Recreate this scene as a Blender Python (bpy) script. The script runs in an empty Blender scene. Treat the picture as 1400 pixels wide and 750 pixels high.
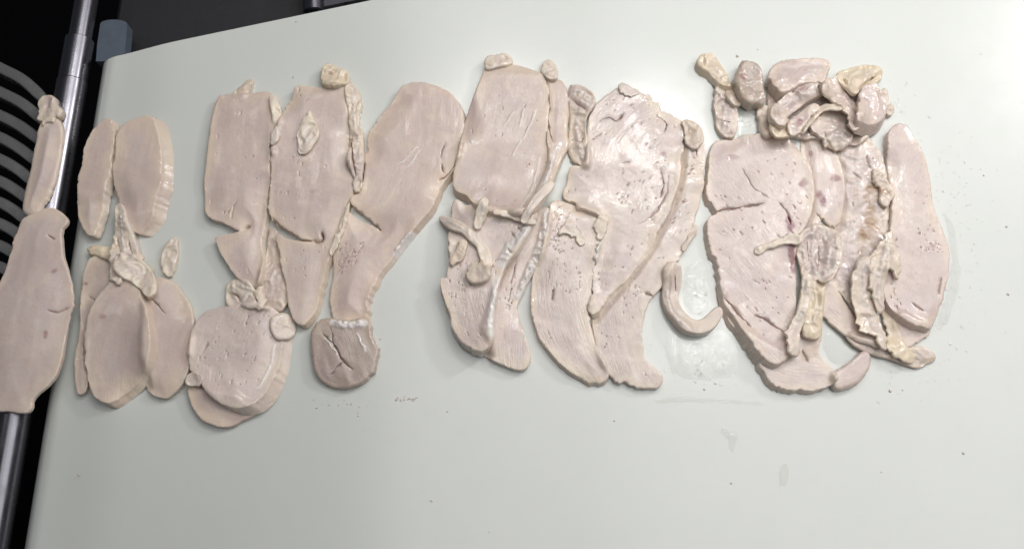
import bpy, math, random
import numpy as np
from mathutils import Vector, Matrix
from mathutils.geometry import delaunay_2d_cdt

scene = bpy.context.scene
COL = scene.collection
R = math.radians
random.seed(7)
rng = np.random.default_rng(11)

# ------------------------------------------------------------------ camera
F_PX = 1212.0                 # focal length in pixels of the 1400 px wide photograph
DIST = 0.606                  # metres from the lens to the middle of the belt
TILT = R(17.0)
cam_d = bpy.data.cameras.new('camera')
cam = bpy.data.objects.new('camera', cam_d)
COL.objects.link(cam)
cam.location = (0, -DIST * math.sin(TILT), DIST * math.cos(TILT))
cam.rotation_euler = (TILT, 0, 0)
cam_d.sensor_width = 36
cam_d.lens = 36 * F_PX / 1400
cam_d.clip_start = 0.01
cam_d.clip_end = 20
scene.camera = cam

# ------------------------------------------------------------------ light
w = bpy.data.worlds.new('World')
scene.world = w
w.use_nodes = True
bg = w.node_tree.nodes['Background']
bg.inputs[0].default_value = (0.80, 0.86, 1.0, 1)
bg.inputs[1].default_value = 0.06

def area(name, loc, sx, sy, power, col, target=None):
    d = bpy.data.lights.new(name, 'AREA')
    d.shape = 'RECTANGLE'; d.size = sx; d.size_y = sy
    d.energy = power; d.color = col
    o = bpy.data.objects.new(name, d)
    o.location = loc
    if target is not None:
        o.rotation_euler = (Vector(target) - Vector(loc)).to_track_quat('-Z', 'Y').to_euler()
    COL.objects.link(o)
    return o
# ceiling panels above the line: a dimmer one overhead and a brighter row to the right
area('ceiling_panel', (-0.03, 0.30, 1.0), 0.39, 1.5, 2.3, (1.0, 0.99, 0.97))
area('ceiling_panel', (0.715, 0.30, 1.0), 1.09, 1.5, 8.6, (1.0, 0.99, 0.975))
# small overhead lamps added and placed to give the wet meat its glints
for lx, ly, lp in ((0.256, 0.55, 1.3), (0.55, 0.44, 0.7), (0.345, 0.20, 0.2), (-0.02, 0.62, 0.5), (-0.36, 0.51, 0.35), (-0.72, 0.20, 0.3)):
    area('glint_lamp', (lx, ly, 0.98), 0.075, 0.075, lp, (1.0, 0.99, 0.97))
# lamp beyond the right end of the line: firmer shadows towards the lower left
area('side_lamp', (1.22, 0.80, 0.86), 0.16, 0.16, 5.6, (1.0, 0.985, 0.96), (0, 0, 0))

scene.view_settings.view_transform = 'Standard'
scene.view_settings.look = 'None'
scene.view_settings.exposure = 0.25
scene.view_settings.gamma = 1.0

# ------------------------------------------------------------------ helpers
CT, ST = math.cos(TILT), math.sin(TILT)
CY, CZ = -DIST * ST, DIST * CT
def P(px, py, z=0.0):
    """point of the plane at height z seen at photograph pixel px, py (arrays allowed)"""
    dx = (np.asarray(px, float) - 700) / F_PX
    dy = (375 - np.asarray(py, float)) / F_PX
    vy = dy * CT + ST
    vz = dy * ST - CT
    k = (z - CZ) / vz
    return np.stack([dx * k, CY + vy * k], -1)

_T = np.random.default_rng(3).random((512, 512))
def vn(x, y, s=0):
    """value noise -1..1"""
    x = np.asarray(x, float) + s * 17.31 + 1000; y = np.asarray(y, float) + s * 9.77 + 1000
    xi = np.floor(x).astype(int); yi = np.floor(y).astype(int)
    fx = x - xi; fy = y - yi
    fx = fx * fx * (3 - 2 * fx); fy = fy * fy * (3 - 2 * fy)
    a = _T[xi & 511, yi & 511]; b = _T[(xi + 1) & 511, yi & 511]
    c = _T[xi & 511, (yi + 1) & 511]; d = _T[(xi + 1) & 511, (yi + 1) & 511]
    return ((a * (1 - fx) + b * fx) * (1 - fy) + (c * (1 - fx) + d * fx) * fy) * 2 - 1

def sst(a, b, x):
    t = np.clip((x - a) / (b - a), 0, 1)
    return t * t * (3 - 2 * t)

def inside(p, poly):
    x, y = p[:, 0], p[:, 1]
    r = np.zeros(len(p), bool)
    a = poly; b = np.roll(poly, -1, 0)
    for (x0, y0), (x1, y1) in zip(a, b):
        if y0 == y1: continue
        m = ((y0 > y) != (y1 > y)) & (x < (x1 - x0) * (y - y0) / (y1 - y0) + x0)
        r ^= m
    return r

def segdist(p, pl, closed=True):
    """distance of points to a polyline and the arc parameter 0..1 of the foot"""
    a = pl if closed else pl[:-1]
    b = np.roll(pl, -1, 0) if closed else pl[1:]
    best = np.full(len(p), 1e9); par = np.zeros(len(p))
    n = len(a)
    for i in range(n):
        d = b[i] - a[i]; L = d @ d
        if L < 1e-16: continue
        t = np.clip(((p - a[i]) @ d) / L, 0, 1)
        q = p - a[i] - t[:, None] * d
        dd = q[:, 0] ** 2 + q[:, 1] ** 2
        m = dd < best
        best[m] = dd[m]; par[m] = (i + t[m]) / n
    return np.sqrt(best), par

def smooth(pts, step, closed=True):
    """Catmull-Rom through pts, resampled at equal steps"""
    pts = np.asarray(pts, float)
    n = len(pts); out = []
    for i in range(n if closed else n - 1):
        if closed:
            p0, p1, p2, p3 = pts[(i - 1) % n], pts[i], pts[(i + 1) % n], pts[(i + 2) % n]
        else:
            p0, p1, p2, p3 = pts[max(i - 1, 0)], pts[i], pts[i + 1], pts[min(i + 2, n - 1)]
        L = np.linalg.norm(p2 - p1)
        # limit the tangents on uneven spacing
        m1 = (p2 - p0) * 0.5; m2 = (p3 - p1) * 0.5
        for m in (m1, m2):
            l = np.linalg.norm(m)
            if l > L and l > 0: m *= L / l
        k = max(2, int(L / step * 1.5))
        t = np.linspace(0, 1, k, endpoint=False)[:, None]
        out.append((2 * t**3 - 3 * t**2 + 1) * p1 + (t**3 - 2 * t**2 + t) * m1 + (-2 * t**3 + 3 * t**2) * p2 + (t**3 - t**2) * m2)
    c = np.concatenate(out)
    if not closed: c = np.vstack([c, pts[-1]])
    d = np.r_[0, np.cumsum(np.linalg.norm(np.diff(np.vstack([c, c[:1]]) if closed else c, axis=0), axis=1))]
    src = np.vstack([c, c[:1]]) if closed else c
    m = max(6, int(d[-1] / step))
    s = np.linspace(0, d[-1], m, endpoint=not closed)
    return np.stack([np.interp(s, d, src[:, 0]), np.interp(s, d, src[:, 1])], -1)

def tag(o, label=None, cat=None, group=None, kind=None):
    if label: o['label'] = label
    if cat: o['category'] = cat
    if group: o['group'] = group
    if kind: o['kind'] = kind
    return o

def link(name, verts, faces, mat, parent=None, smooth_angle=None):
    me = bpy.data.meshes.new(name)
    me.from_pydata([tuple(v) for v in verts], [], [tuple(f) for f in faces])
    me.update()
    if smooth_angle is not None:
        me.polygons.foreach_set('use_smooth', [True] * len(me.polygons))
        me.set_sharp_from_angle(angle=R(smooth_angle))
    o = bpy.data.objects.new(name, me)
    me.materials.append(mat)
    COL.objects.link(o)
    if parent: o.parent = parent
    return o

# ------------------------------------------------------------------ materials
def newmat(name):
    m = bpy.data.materials.new(name); m.use_nodes = True
    nt = m.node_tree
    return m, nt, nt.nodes['Principled BSDF']

def N(nt, kind, **kw):
    n = nt.nodes.new(kind)
    for k, v in kw.items():
        if k == 'op': n.operation = v
        elif k == 'blend': n.blend_type = v
        else: setattr(n, k, v)
    return n

def noise(nt, vec, scale, detail=3, rough=0.55, dist=0.0):
    n = nt.nodes.new('ShaderNodeTexNoise')
    n.inputs['Scale'].default_value = scale; n.inputs['Detail'].default_value = detail
    n.inputs['Roughness'].default_value = rough; n.inputs['Distortion'].default_value = dist
    nt.links.new(vec, n.inputs['Vector'])
    return n.outputs['Fac']

def maprange(nt, src, a, b, c=0.0, d=1.0):
    n = nt.nodes.new('ShaderNodeMapRange')
    n.inputs['From Min'].default_value = a; n.inputs['From Max'].default_value = b
    n.inputs['To Min'].default_value = c; n.inputs['To Max'].default_value = d
    nt.links.new(src, n.inputs['Value'])
    return n.outputs['Result']

def math_(nt, op, a, b):
    n = nt.nodes.new('ShaderNodeMath'); n.operation = op
    for i, v in enumerate((a, b)):
        if isinstance(v, (int, float)): n.inputs[i].default_value = v
        else: nt.links.new(v, n.inputs[i])
    return n.outputs[0]

def mix(nt, fac, a, b, blend='MIX'):
    n = nt.nodes.new('ShaderNodeMix'); n.data_type = 'RGBA'; n.blend_type = blend
    if isinstance(fac, (int, float)): n.inputs[0].default_value = fac
    else: nt.links.new(fac, n.inputs[0])
    for i, v in ((6, a), (7, b)):
        if isinstance(v, tuple): n.inputs[i].default_value = (*v, 1)
        else: nt.links.new(v, n.inputs[i])
    return n.outputs[2]

def attr(nt, name):
    n = nt.nodes.new('ShaderNodeAttribute'); n.attribute_name = name
    return n

def chicken_mat(name, base, alt, fat=(0.67, 0.59, 0.49), wet=0.0, fibre=1.0, rough=0.38):
    m, nt, b = newmat(name)
    geo = nt.nodes.new('ShaderNodeNewGeometry').outputs['Position']
    fib = attr(nt, 'fib').outputs['Vector']
    sc = nt.nodes.new('ShaderNodeMapping'); sc.inputs['Scale'].default_value = (0.15, 1, 1)
    nt.links.new(fib, sc.inputs['Vector'])
    fv = sc.outputs['Vector']
    n_big = noise(nt, geo, 38, 3)
    n_mid = noise(nt, geo, 150, 4, 0.6)
    f_fine = noise(nt, fv, 820, 3, 0.6, 1.0)
    f_mid = noise(nt, fv, 300, 3, 0.6, 1.2)
    patch = maprange(nt, noise(nt, geo, 55, 2, 0.5), 0.42, 0.62, 0.12, 1.0)
    c = mix(nt, maprange(nt, n_big, 0.38, 0.62), base, alt)
    pale = tuple(min(1, v * 1.13 + 0.015) for v in base)
    dark = tuple(v * k for v, k in zip(base, (0.86, 0.80, 0.77)))
    c = mix(nt, maprange(nt, n_mid, 0.52, 0.75, 0, 0.55), c, pale)
    c = mix(nt, math_(nt, 'MULTIPLY', patch, maprange(nt, f_mid, 0.56, 0.74, 0, 0.6 * fibre)), c, pale)
    c = mix(nt, math_(nt, 'MULTIPLY', patch, maprange(nt, f_fine, 0.44, 0.28, 0, 0.55 * fibre)), c, dark)
    c = mix(nt, math_(nt, 'MULTIPLY', patch, maprange(nt, f_fine, 0.56, 0.70, 0, 0.75 * fibre)), c, tuple(min(1, v * 1.2 + 0.02) for v in base))
    c = mix(nt, maprange(nt, noise(nt, geo, 800, 3, 0.7), 0.35, 0.65, 0.0, 0.30), c, dark)
    # tiny darker pin-pricks of marrow and pores
    sp = noise(nt, geo, 520, 1, 0.4)
    c = mix(nt, maprange(nt, sp, 0.74, 0.80, 0, 0.5), c, (0.36, 0.25, 0.24))
    # pinker, greyer heart and a creamier cooked margin
    warm = (base[0] * 1.10 + 0.015, base[1] * 1.08 + 0.015, base[2] * 1.0)
    c = mix(nt, math_(nt, 'MULTIPLY', attr(nt, 'halo').outputs['Fac'], maprange(nt, n_big, 0.3, 0.6, 0.5, 1.0)), c, warm)
    # blotches and the pale seams between muscle bundles
    n_bl = noise(nt, geo, 24, 3, 0.6, 0.8)
    c = mix(nt, maprange(nt, n_bl, 0.46, 0.66, 0, 0.75), c, (base[0] * 0.87, base[1] * 0.83, base[2] * 0.87))
    n_cr = noise(nt, geo, 31, 3, 0.6, 1.4)
    c = mix(nt, maprange(nt, n_cr, 0.55, 0.72, 0, 0.6), c, (min(1, base[0] * 1.10 + 0.02), min(1, base[1] * 1.10 + 0.02), base[2] * 1.04 + 0.01))
    sm = nt.nodes.new('ShaderNodeMapping'); sm.inputs['Scale'].default_value = (0.35, 1, 1)
    nt.links.new(fib, sm.inputs['Vector'])
    seam = math_(nt, 'ABSOLUTE', math_(nt, 'SUBTRACT', noise(nt, sm.outputs['Vector'], 75, 2, 0.5, 1.2), 0.5), 0)
    c = mix(nt, math_(nt, 'MULTIPLY', maprange(nt, seam, 0.018, 0.0, 0, 0.5 * fibre), patch), c, pale)
    fatf = math_(nt, 'MULTIPLY', attr(nt, 'rim').outputs['Fac'], maprange(nt, n_mid, 0.25, 0.6, 0.45, 1.0))
    c = mix(nt, fatf, c, fat)
    c = mix(nt, attr(nt, 'sinew').outputs['Fac'], c, (0.74, 0.70, 0.68))
    bl = math_(nt, 'MULTIPLY', attr(nt, 'blood').outputs['Fac'], maprange(nt, n_mid, 0.3, 0.6, 0.55, 1.0))
    c = mix(nt, bl, c, (0.22, 0.07, 0.085))
    br = math_(nt, 'MULTIPLY', attr(nt, 'brown').outputs['Fac'], maprange(nt, n_mid, 0.35, 0.6, 0.4, 1.0))
    c = mix(nt, br, c, (0.36, 0.22, 0.12))
    nt.links.new(c, b.inputs['Base Color'])
    rr = maprange(nt, noise(nt, geo, 90, 3, 0.6), 0.40, 0.60, rough - 0.20 * wet - 0.02, rough + 0.10 - 0.16 * wet)
    nt.links.new(rr, b.inputs['Roughness'])
    b.inputs['Specular IOR Level'].default_value = 0.42 + 0.15 * wet
    b.inputs['Subsurface Weight'].default_value = 0.4
    b.inputs['Subsurface Radius'].default_value = (1.0, 0.55, 0.38)
    b.inputs['Subsurface Scale'].default_value = 0.0012
    if wet > 0:
        cw = maprange(nt, noise(nt, geo, 60, 4, 0.65), 0.40, 0.55, 0.35 * wet, wet)
        nt.links.new(cw, b.inputs['Coat Weight'])
        b.inputs['Coat Roughness'].default_value = 0.09
    # relief
    h = math_(nt, 'MULTIPLY', patch, math_(nt, 'ADD', math_(nt, 'MULTIPLY', f_fine, 0.9 * fibre), math_(nt, 'MULTIPLY', f_mid, 0.8 * fibre)))
    h = math_(nt, 'ADD', h, math_(nt, 'MULTIPLY', noise(nt, geo, 420, 4, 0.65), 0.28))
    bp = nt.nodes.new('ShaderNodeBump'); bp.inputs['Strength'].default_value = 0.8; bp.inputs['Distance'].default_value = 0.0008
    nt.links.new(h, bp.inputs['Height']); nt.links.new(bp.outputs[0], b.inputs['Normal'])
    bp2 = nt.nodes.new('ShaderNodeBump'); bp2.inputs['Strength'].default_value = 1.0; bp2.inputs['Distance'].default_value = 0.00024
    nt.links.new(math_(nt, 'ADD', noise(nt, geo, 190, 4, 0.6), math_(nt, 'MULTIPLY', f_fine, 0.35 * fibre)), bp2.inputs['Height']); nt.links.new(bp2.outputs[0], b.inputs['Coat Normal'])
    return m

M = {}
M['dry']   = chicken_mat('chicken_breast', (0.595, 0.49, 0.435), (0.57, 0.475, 0.445), wet=0.35, fibre=0.32)
M['drypink'] = chicken_mat('chicken_breast_rosy', (0.62, 0.505, 0.445), (0.59, 0.485, 0.445), wet=0.35, fibre=0.34)
M['smooth'] = chicken_mat('chicken_breast_smooth', (0.60, 0.50, 0.455), (0.59, 0.495, 0.47), wet=0.15, fibre=0.08)
M['pale']  = chicken_mat('chicken_breast_pale', (0.655, 0.56, 0.51), (0.63, 0.54, 0.505), wet=0.6, fibre=0.95)
M['palewet'] = chicken_mat('chicken_breast_wet', (0.64, 0.55, 0.50), (0.62, 0.53, 0.495), wet=0.65, fibre=0.9)
M['rosy']  = chicken_mat('chicken_tenderloin', (0.615, 0.515, 0.48), (0.605, 0.51, 0.465), wet=0.6, fibre=0.75)
M['tan']   = chicken_mat('chicken_skin', (0.615, 0.525, 0.465), (0.585, 0.49, 0.43), fat=(0.67, 0.59, 0.50), wet=0.5, fibre=0.45)
M['yellow'] = chicken_mat('chicken_fat', (0.63, 0.535, 0.43), (0.60, 0.50, 0.42), fat=(0.67, 0.59, 0.48), wet=0.4, fibre=0.25)
M['grey']  = chicken_mat('dark_meat', (0.43, 0.35, 0.315), (0.47, 0.385, 0.33), wet=0.65, fibre=0.7)
M['mauve'] = chicken_mat('membrane', (0.59, 0.495, 0.46), (0.60, 0.51, 0.45), wet=0.6, fibre=0.4)
M['cream'] = chicken_mat('sinew', (0.67, 0.59, 0.53), (0.645, 0.56, 0.51), wet=0.35, fibre=0.5)

def belt_mat():
    m, nt, b = newmat('belt_plastic')
    geo = nt.nodes.new('ShaderNodeNewGeometry').outputs['Position']
    n1 = noise(nt, geo, 9, 4, 0.6); n2 = noise(nt, geo, 60, 4, 0.65)
    c = mix(nt, maprange(nt, n1, 0.35, 0.65), (0.585, 0.60, 0.565), (0.605, 0.618, 0.588))
    c = mix(nt, maprange(nt, n2, 0.55, 0.8, 0, 0.35), c, (0.55, 0.565, 0.52))
    # faint scuffs running along the belt
    mp = nt.nodes.new('ShaderNodeMapping'); mp.inputs['Scale'].default_value = (4, 160, 1); mp.inputs['Rotation'].default_value = (0, 0, R(4))
    nt.links.new(geo, mp.inputs['Vector'])
    sc = noise(nt, mp.outputs[0], 3, 3, 0.6)
    c = mix(nt, maprange(nt, sc, 0.62, 0.76, 0, 0.18), c, (0.51, 0.525, 0.49))
    nt.links.new(c, b.inputs['Base Color'])
    nt.links.new(maprange(nt, n2, 0.35, 0.7, 0.17, 0.26), b.inputs['Roughness'])
    b.inputs['Specular IOR Level'].default_value = 0.55
    b.inputs['Coat Weight'].default_value = 1.0; b.inputs['Coat Roughness'].default_value = 0.19
    bp = nt.nodes.new('ShaderNodeBump'); bp.inputs['Strength'].default_value = 0.12; bp.inputs['Distance'].default_value = 0.0005
    nt.links.new(noise(nt, geo, 130, 3, 0.6), bp.inputs['Height']); nt.links.new(bp.outputs[0], b.inputs['Normal'])
    return m

def metal_mat(name, col, rough, streak=0.1, metallic=1.0, axis=(1, 1, 1)):
    m, nt, b = newmat(name)
    tc = nt.nodes.new('ShaderNodeTexCoord').outputs['Object']
    mp = nt.nodes.new('ShaderNodeMapping'); mp.inputs['Scale'].default_value = axis
    nt.links.new(tc, mp.inputs['Vector'])
    n = noise(nt, mp.outputs[0], 90, 4, 0.65)
    nt.links.new(mix(nt, maprange(nt, n, 0.35, 0.7), col, tuple(v * 0.8 for v in col)), b.inputs['Base Color'])
    nt.links.new(maprange(nt, n, 0.3, 0.7, max(0.05, rough - streak), rough + streak), b.inputs['Roughness'])
    b.inputs['Metallic'].default_value = metallic
    return m

M['belt'] = belt_mat()
M['steel'] = metal_mat('brushed_steel', (0.21, 0.205, 0.23), 0.27, 0.06, axis=(0.5, 0.5, 0.5))
M['steel_dark'] = metal_mat('worn_steel', (0.42, 0.41, 0.40), 0.27, 0.1, metallic=0.8)
M['panel'] = metal_mat('painted_panel', (0.012, 0.012, 0.015), 0.6, 0.08, metallic=0.0)
M['black'] = metal_mat('shade_black', (0.003, 0.003, 0.004), 0.8, 0.1, metallic=0.0)  # shade of the void below the machine put into the colour
M['black'].node_tree.nodes['Principled BSDF'].inputs['Specular IOR Level'].default_value = 0.05
M['blue'] = metal_mat('blue_grey_plastic', (0.085, 0.105, 0.135), 0.55, 0.06, metallic=0.0)

def water_mat():
    m = bpy.data.materials.new('meat_juice'); m.use_nodes = True
    nt = m.node_tree; nt.nodes.remove(nt.nodes['Principled BSDF'])
    out = nt.nodes['Material Output']
    tr = nt.nodes.new('ShaderNodeBsdfTransparent'); tr.inputs[0].default_value = (1.0, 1.0, 0.995, 1)
    gl = nt.nodes.new('ShaderNodeBsdfGlossy'); gl.inputs['Roughness'].default_value = 0.06
    fr = nt.nodes.new('ShaderNodeFresnel'); fr.inputs[0].default_value = 1.45
    geo = nt.nodes.new('ShaderNodeNewGeometry').outputs['Position']
    bp = nt.nodes.new('ShaderNodeBump'); bp.inputs['Strength'].default_value = 0.9; bp.inputs['Distance'].default_value = 0.00022
    nt.links.new(noise(nt, geo, 330, 3, 0.6), bp.inputs['Height']); nt.links.new(bp.outputs[0], gl.inputs['Normal'])
    mx = nt.nodes.new('ShaderNodeMixShader')
    nt.links.new(fr.outputs[0], mx.inputs[0]); nt.links.new(tr.outputs[0], mx.inputs[1]); nt.links.new(gl.outputs[0], mx.inputs[2])
    nt.links.new(mx.outputs[0], out.inputs['Surface'])
    return m
M['water'] = water_mat()

# ------------------------------------------------------------------ the setting
floor = link('floor', [(-2, -2, -0.7), (2, -2, -0.7), (2, 2, -0.7), (-2, 2, -0.7)], [(0, 1, 2, 3)], M['black'])
floor['kind'] = 'structure'

# belt: corner seen at the top left, its nose running down the left side, its rear edge up to the right
c0 = P(128, 80); c_n = P(30, 750, -0.012); c_r = P(510, 0)
vdir = (c_n - c0) / np.linalg.norm(c_n - c0)       # along the nose
udir = (c_r - c0) / np.linalg.norm(c_r - c0)       # along the rear edge, in travel direction
NR = 0.016
def belt():
    V = []; Fc = []
    prof = []                                      # (s along udir from the silhouette, z)
    prof.append((0.0, -0.16)); prof.append((0.0, -0.05))
    for k in range(0, 13):
        a = R(90) * k / 12
        prof.append((NR - NR * math.cos(a), -NR + NR * math.sin(a)))
    prof = [(s, z - 0.0030) for s, z in prof]
    for s in np.linspace(0.02, 1.1, 110): prof.append((s, -0.0030 * (1 - sst(NR, 0.06, s))))
    tv = np.linspace(0, 0.8, 30)
    th = 0.0025
    n = len(prof)
    for side in (0, 1):
        for i, (s, z) in enumerate(prof):
            # inner side offset along the profile normal
            p0 = prof[max(i - 1, 0)]; p1 = prof[min(i + 1, n - 1)]
            tx, tz = p1[0] - p0[0], p1[1] - p0[1]; L = math.hypot(tx, tz)
            nx, nz = -tz / L, tx / L
            ss = s - nx * th * side; zz = z - nz * th * side
            for t in tv:
                q = c0 + udir * ss + vdir * t
                V.append((q[0], q[1], zz))
    m = len(tv)
    for side in (0, 1):
        o = side * n * m
        for i in range(n - 1):
            for j in range(m - 1):
                f = (o + i * m + j, o + i * m + j + 1, o + (i + 1) * m + j + 1, o + (i + 1) * m + j)
                Fc.append(f if side == 0 else f[::-1])
    o = n * m
    for i in range(n - 1):                          # rear and front edges
        Fc.append((i * m, (i + 1) * m, o + (i + 1) * m, o + i * m))
        a, b_ = i * m + m - 1, (i + 1) * m + m - 1
        Fc.append((b_, a, o + a, o + b_))
    for j in range(m - 1):
        Fc.append((j, o + j, o + j + 1, j + 1))
        a = (n - 1) * m + j
        Fc.append((a, a + 1, o + a + 1, o + a))
    b = link('conveyor_belt', V, Fc, M['belt'], smooth_angle=40)
    tag(b, 'pale greenish white conveyor belt carrying all the sliced chicken', 'conveyor belt')
    return b
belt()

# parts of the machine around it
def tube(p0, p1, r, seg=40, r1=None, bevel=0.0):
    """closed cylinder between two 3D points with rounded ends"""
    p0 = np.array(p0, float); p1 = np.array(p1, float)
    d = p1 - p0; L = np.linalg.norm(d); d /= L
    a = np.cross(d, (0, 0, 1.0)); a /= np.linalg.norm(a); b = np.cross(d, a)
    r1 = r if r1 is None else r1
    rings = [(0, r - bevel), (bevel, r), (L - bevel, r1), (L, r1 - bevel)] if bevel else [(0, r), (L, r1)]
    V = []; Fc = []
    for s, rr in rings:
        for k in range(seg):
            t = 2 * math.pi * k / seg
            V.append(p0 + d * s + a * rr * math.cos(t) + b * rr * math.sin(t))
    for i in range(len(rings) - 1):
        for k in range(seg):
            k2 = (k + 1) % seg
            Fc.append((i * seg + k, i * seg + k2, (i + 1) * seg + k2, (i + 1) * seg + k))
    Fc.append(tuple(range(seg))[::-1]); o = (len(rings) - 1) * seg
    Fc.append(tuple(o + k for k in range(seg)))
    return V, Fc

def box(cx, ax, ay, sx, sy, z0, z1, bev=0.002):
    """box on a base centred at cx with in-plane axes ax, ay; top edges chamfered"""
    cx = np.array(cx); ax = np.array(ax); ay = np.array(ay)
    V = []
    for z, e in ((z0, 0), (z1 - bev, 0), (z1, bev)):
        for i, j in ((-1, -1), (1, -1), (1, 1), (-1, 1)):
            q = cx + ax * (sx / 2 - e) * i + ay * (sy / 2 - e) * j
            V.append((q[0], q[1], z))
    Fc = [(3, 2, 1, 0), (8, 9, 10, 11)]
    for l in (0, 4):
        for k in range(4):
            k2 = (k + 1) % 4
            Fc.append((l + k, l + k2, l + 4 + k2, l + 4 + k))
    return V, Fc

def at(px, py, z):
    q = P(px, py, z); return (q[0], q[1], z)

ZR = -0.004                                          # height of the steel roller's axis
roller = bpy.data.objects.new('steel_roller', None); COL.objects.link(roller)
roller.location = at(60, 375, ZR)
tag(roller, 'shiny stepped steel roller running beside the left end of the belt', 'roller')
def child(name, vf, mat, root, ang=35):
    V, Fc = vf
    o = link(name, [np.array(v) - np.array(root.location) for v in V], Fc, mat, root, ang)
    return o
def on_axis(t):                                      # t = photograph row
    x = 108 - (t - 60) * 0.1745
    return at(x, t, ZR)
child('shaft', tube(on_axis(-60), on_axis(56), 0.0082, bevel=0.0006), M['steel'], roller)
child('sleeve', tube(on_axis(55), on_axis(113), 0.0101, bevel=0.0006), M['steel'], roller)
child('roller_tube', tube(on_axis(112), on_axis(840), 0.0106, bevel=0.0008), M['steel'], roller)

def on_axis2(t):
    x = 108 - (t - 60) * 0.1745 - 35
    return at(x, t, ZR - 0.006)
rod = bpy.data.objects.new('steel_rod', None); COL.objects.link(rod)
rod.location = on_axis2(600)
tag(rod, 'thinner steel rod with collars, lying left of the stepped roller at the lower left corner', 'rod')
child('rod_bar', tube(on_axis2(480), on_axis2(840), 0.0050, bevel=0.0005), M['steel'], rod)
for t in (568, 602):
    child('collar', tube(on_axis2(t), on_axis2(t + 11), 0.0066, bevel=0.0006), M['steel_dark'], rod)

# comb of curved flat fingers the slices come off
comb = bpy.data.objects.new('finger_comb', None); COL.objects.link(comb)
comb.location = at(0, 220, 0.0)
tag(comb, 'dark metal comb of curved fingers under the slice at the far left', 'comb')
bars = [((-60, 62), (0, 92), (30, 108), (58, 134), (72, 152)), ((-60, 98), (0, 125), (29, 140), (53, 160), (70, 180)),
        ((-60, 132), (0, 157), (28, 172), (50, 189), (68, 208)), ((-60, 162), (0, 187), (26, 202), (47, 219), (64, 236)),
        ((-60, 192), (0, 217), (24, 231), (44, 248), (60, 264)), ((-60, 224), (0, 247), (22, 260), (40, 274), (58, 292)),
        ((-60, 254), (0, 276), (20, 288), (36, 302), (52, 318)), ((-60, 283), (0, 305), (18, 315), (32, 327), (48, 342)),
        ((-60, 313), (0, 335), (16, 344), (30, 354), (44, 368)), ((-60, 343), (0, 364), (16, 374), (28, 384), (42, 396)),
        ((-60, 373), (0, 394), (16, 404), (28, 414), (40, 424)), ((-60, 403), (0, 424), (14, 433), (26, 442), (38, 452)),
        ((-60, 433), (0, 454), (14, 463), (26, 472), (36, 480)), ((-60, 463), (0, 484), (12, 492), (22, 500), (32, 508))]
def finger(pts, wd):
    c = smooth(pts, 4, closed=False)
    V = []; Fc = []
    n = len(c); t = np.gradient(c, axis=0); t /= np.linalg.norm(t, axis=1)[:, None]
    nrm = np.stack([-t[:, 1], t[:, 0]], -1)
    prof = [(-1.0, -10.0), (-1.0, -1.4), (-0.8, -0.5), (-0.2, 0.0), (0.45, 1.0), (0.8, 1.9), (1.0, 1.4), (1.0, -10.0)]   # across (0..1 half width), height mm
    m = len(prof)
    for i in range(n):
        k = min(1.0, 0.45 + 0.55 * (n - 1 - i) / 8)
        for a, z in prof:
            q = c[i] + nrm[i] * a * wd * k
            zz = 0.001 + z * 0.001
            w_ = P(q[0], q[1], 0.002)
            V.append((w_[0], w_[1], zz))
    for i in range(n - 1):
        for j in range(m - 1):
            Fc.append((i * m + j, i * m + j + 1, (i + 1) * m + j + 1, (i + 1) * m + j))
        Fc.append((i * m + m - 1, i * m, (i + 1) * m, (i + 1) * m + m - 1))
    Fc.append(tuple(range(m))[::-1]); Fc.append(tuple((n - 1) * m + j for j in range(m)))
    return V, Fc
for b_ in bars:
    child('finger', finger(b_, 7.6), M['steel_dark'], comb, 30)

# side frame behind the belt, block and post
rp0 = P(150, 8, -0.045); rp1 = P(212, -4, -0.045)
fd = udir
fc = P(160, 60, -0.045) + fd * 0.30 + np.array([0.02, 0.10]) 
vperp = -vdir
V, Fc = box(c0 + fd * 0.392 + vperp * 0.030, fd, vperp, 0.80, 0.115, -0.20, -0.035, 0.004)
o = link('side_frame', V, Fc, M['panel'], smooth_angle=30)
tag(o, 'dark grey flat machine frame running along the rear edge of the belt', 'machine frame')
def block():
    q = c0 + udir * 0.008
    # rounded block: plate with an arched back edge
    pts = [(131, 84), (133, 60), (137, 33)] + [(155.5 - 18.5 * math.cos(math.pi * k / 12), 33 - 6 * math.sin(math.pi * k / 12)) for k in range(1, 12)] + [(174, 33), (172, 58), (170, 84)]
    z1, z0 = -0.012, -0.022
    top = [at(x, y, z1) for x, y in pts]; bot = [(a, b, z0) for a, b, _ in top]
    n = len(pts)
    Fc = [tuple(range(n))[::-1], tuple(range(n, 2 * n))]
    for k in range(n): Fc.append((k, (k + 1) % n, n + (k + 1) % n, n + k))
    o = link('belt_guide_block', top + bot, Fc, M['blue'], smooth_angle=25)
    tag(o, 'blue grey plastic block with a rounded end behind the belt corner', 'guide block')
block()
V, Fc = tube(at(428, -40, -0.02), at(430, 20, -0.02), 0.0085, bevel=0.001)
o = link('steel_post', V, Fc, M['steel'], smooth_angle=35)
tag(o, 'short bright steel post behind the rear edge of the belt at the top', 'post')
V, Fc = box(P(478, -16, -0.02), fd, vperp, 0.045, 0.028, -0.0346, -0.02, 0.002)
o = link('steel_bracket', V, Fc, M['steel'], smooth_angle=30)
tag(o, 'dull steel bracket just right of the short post behind the belt', 'bracket')

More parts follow.
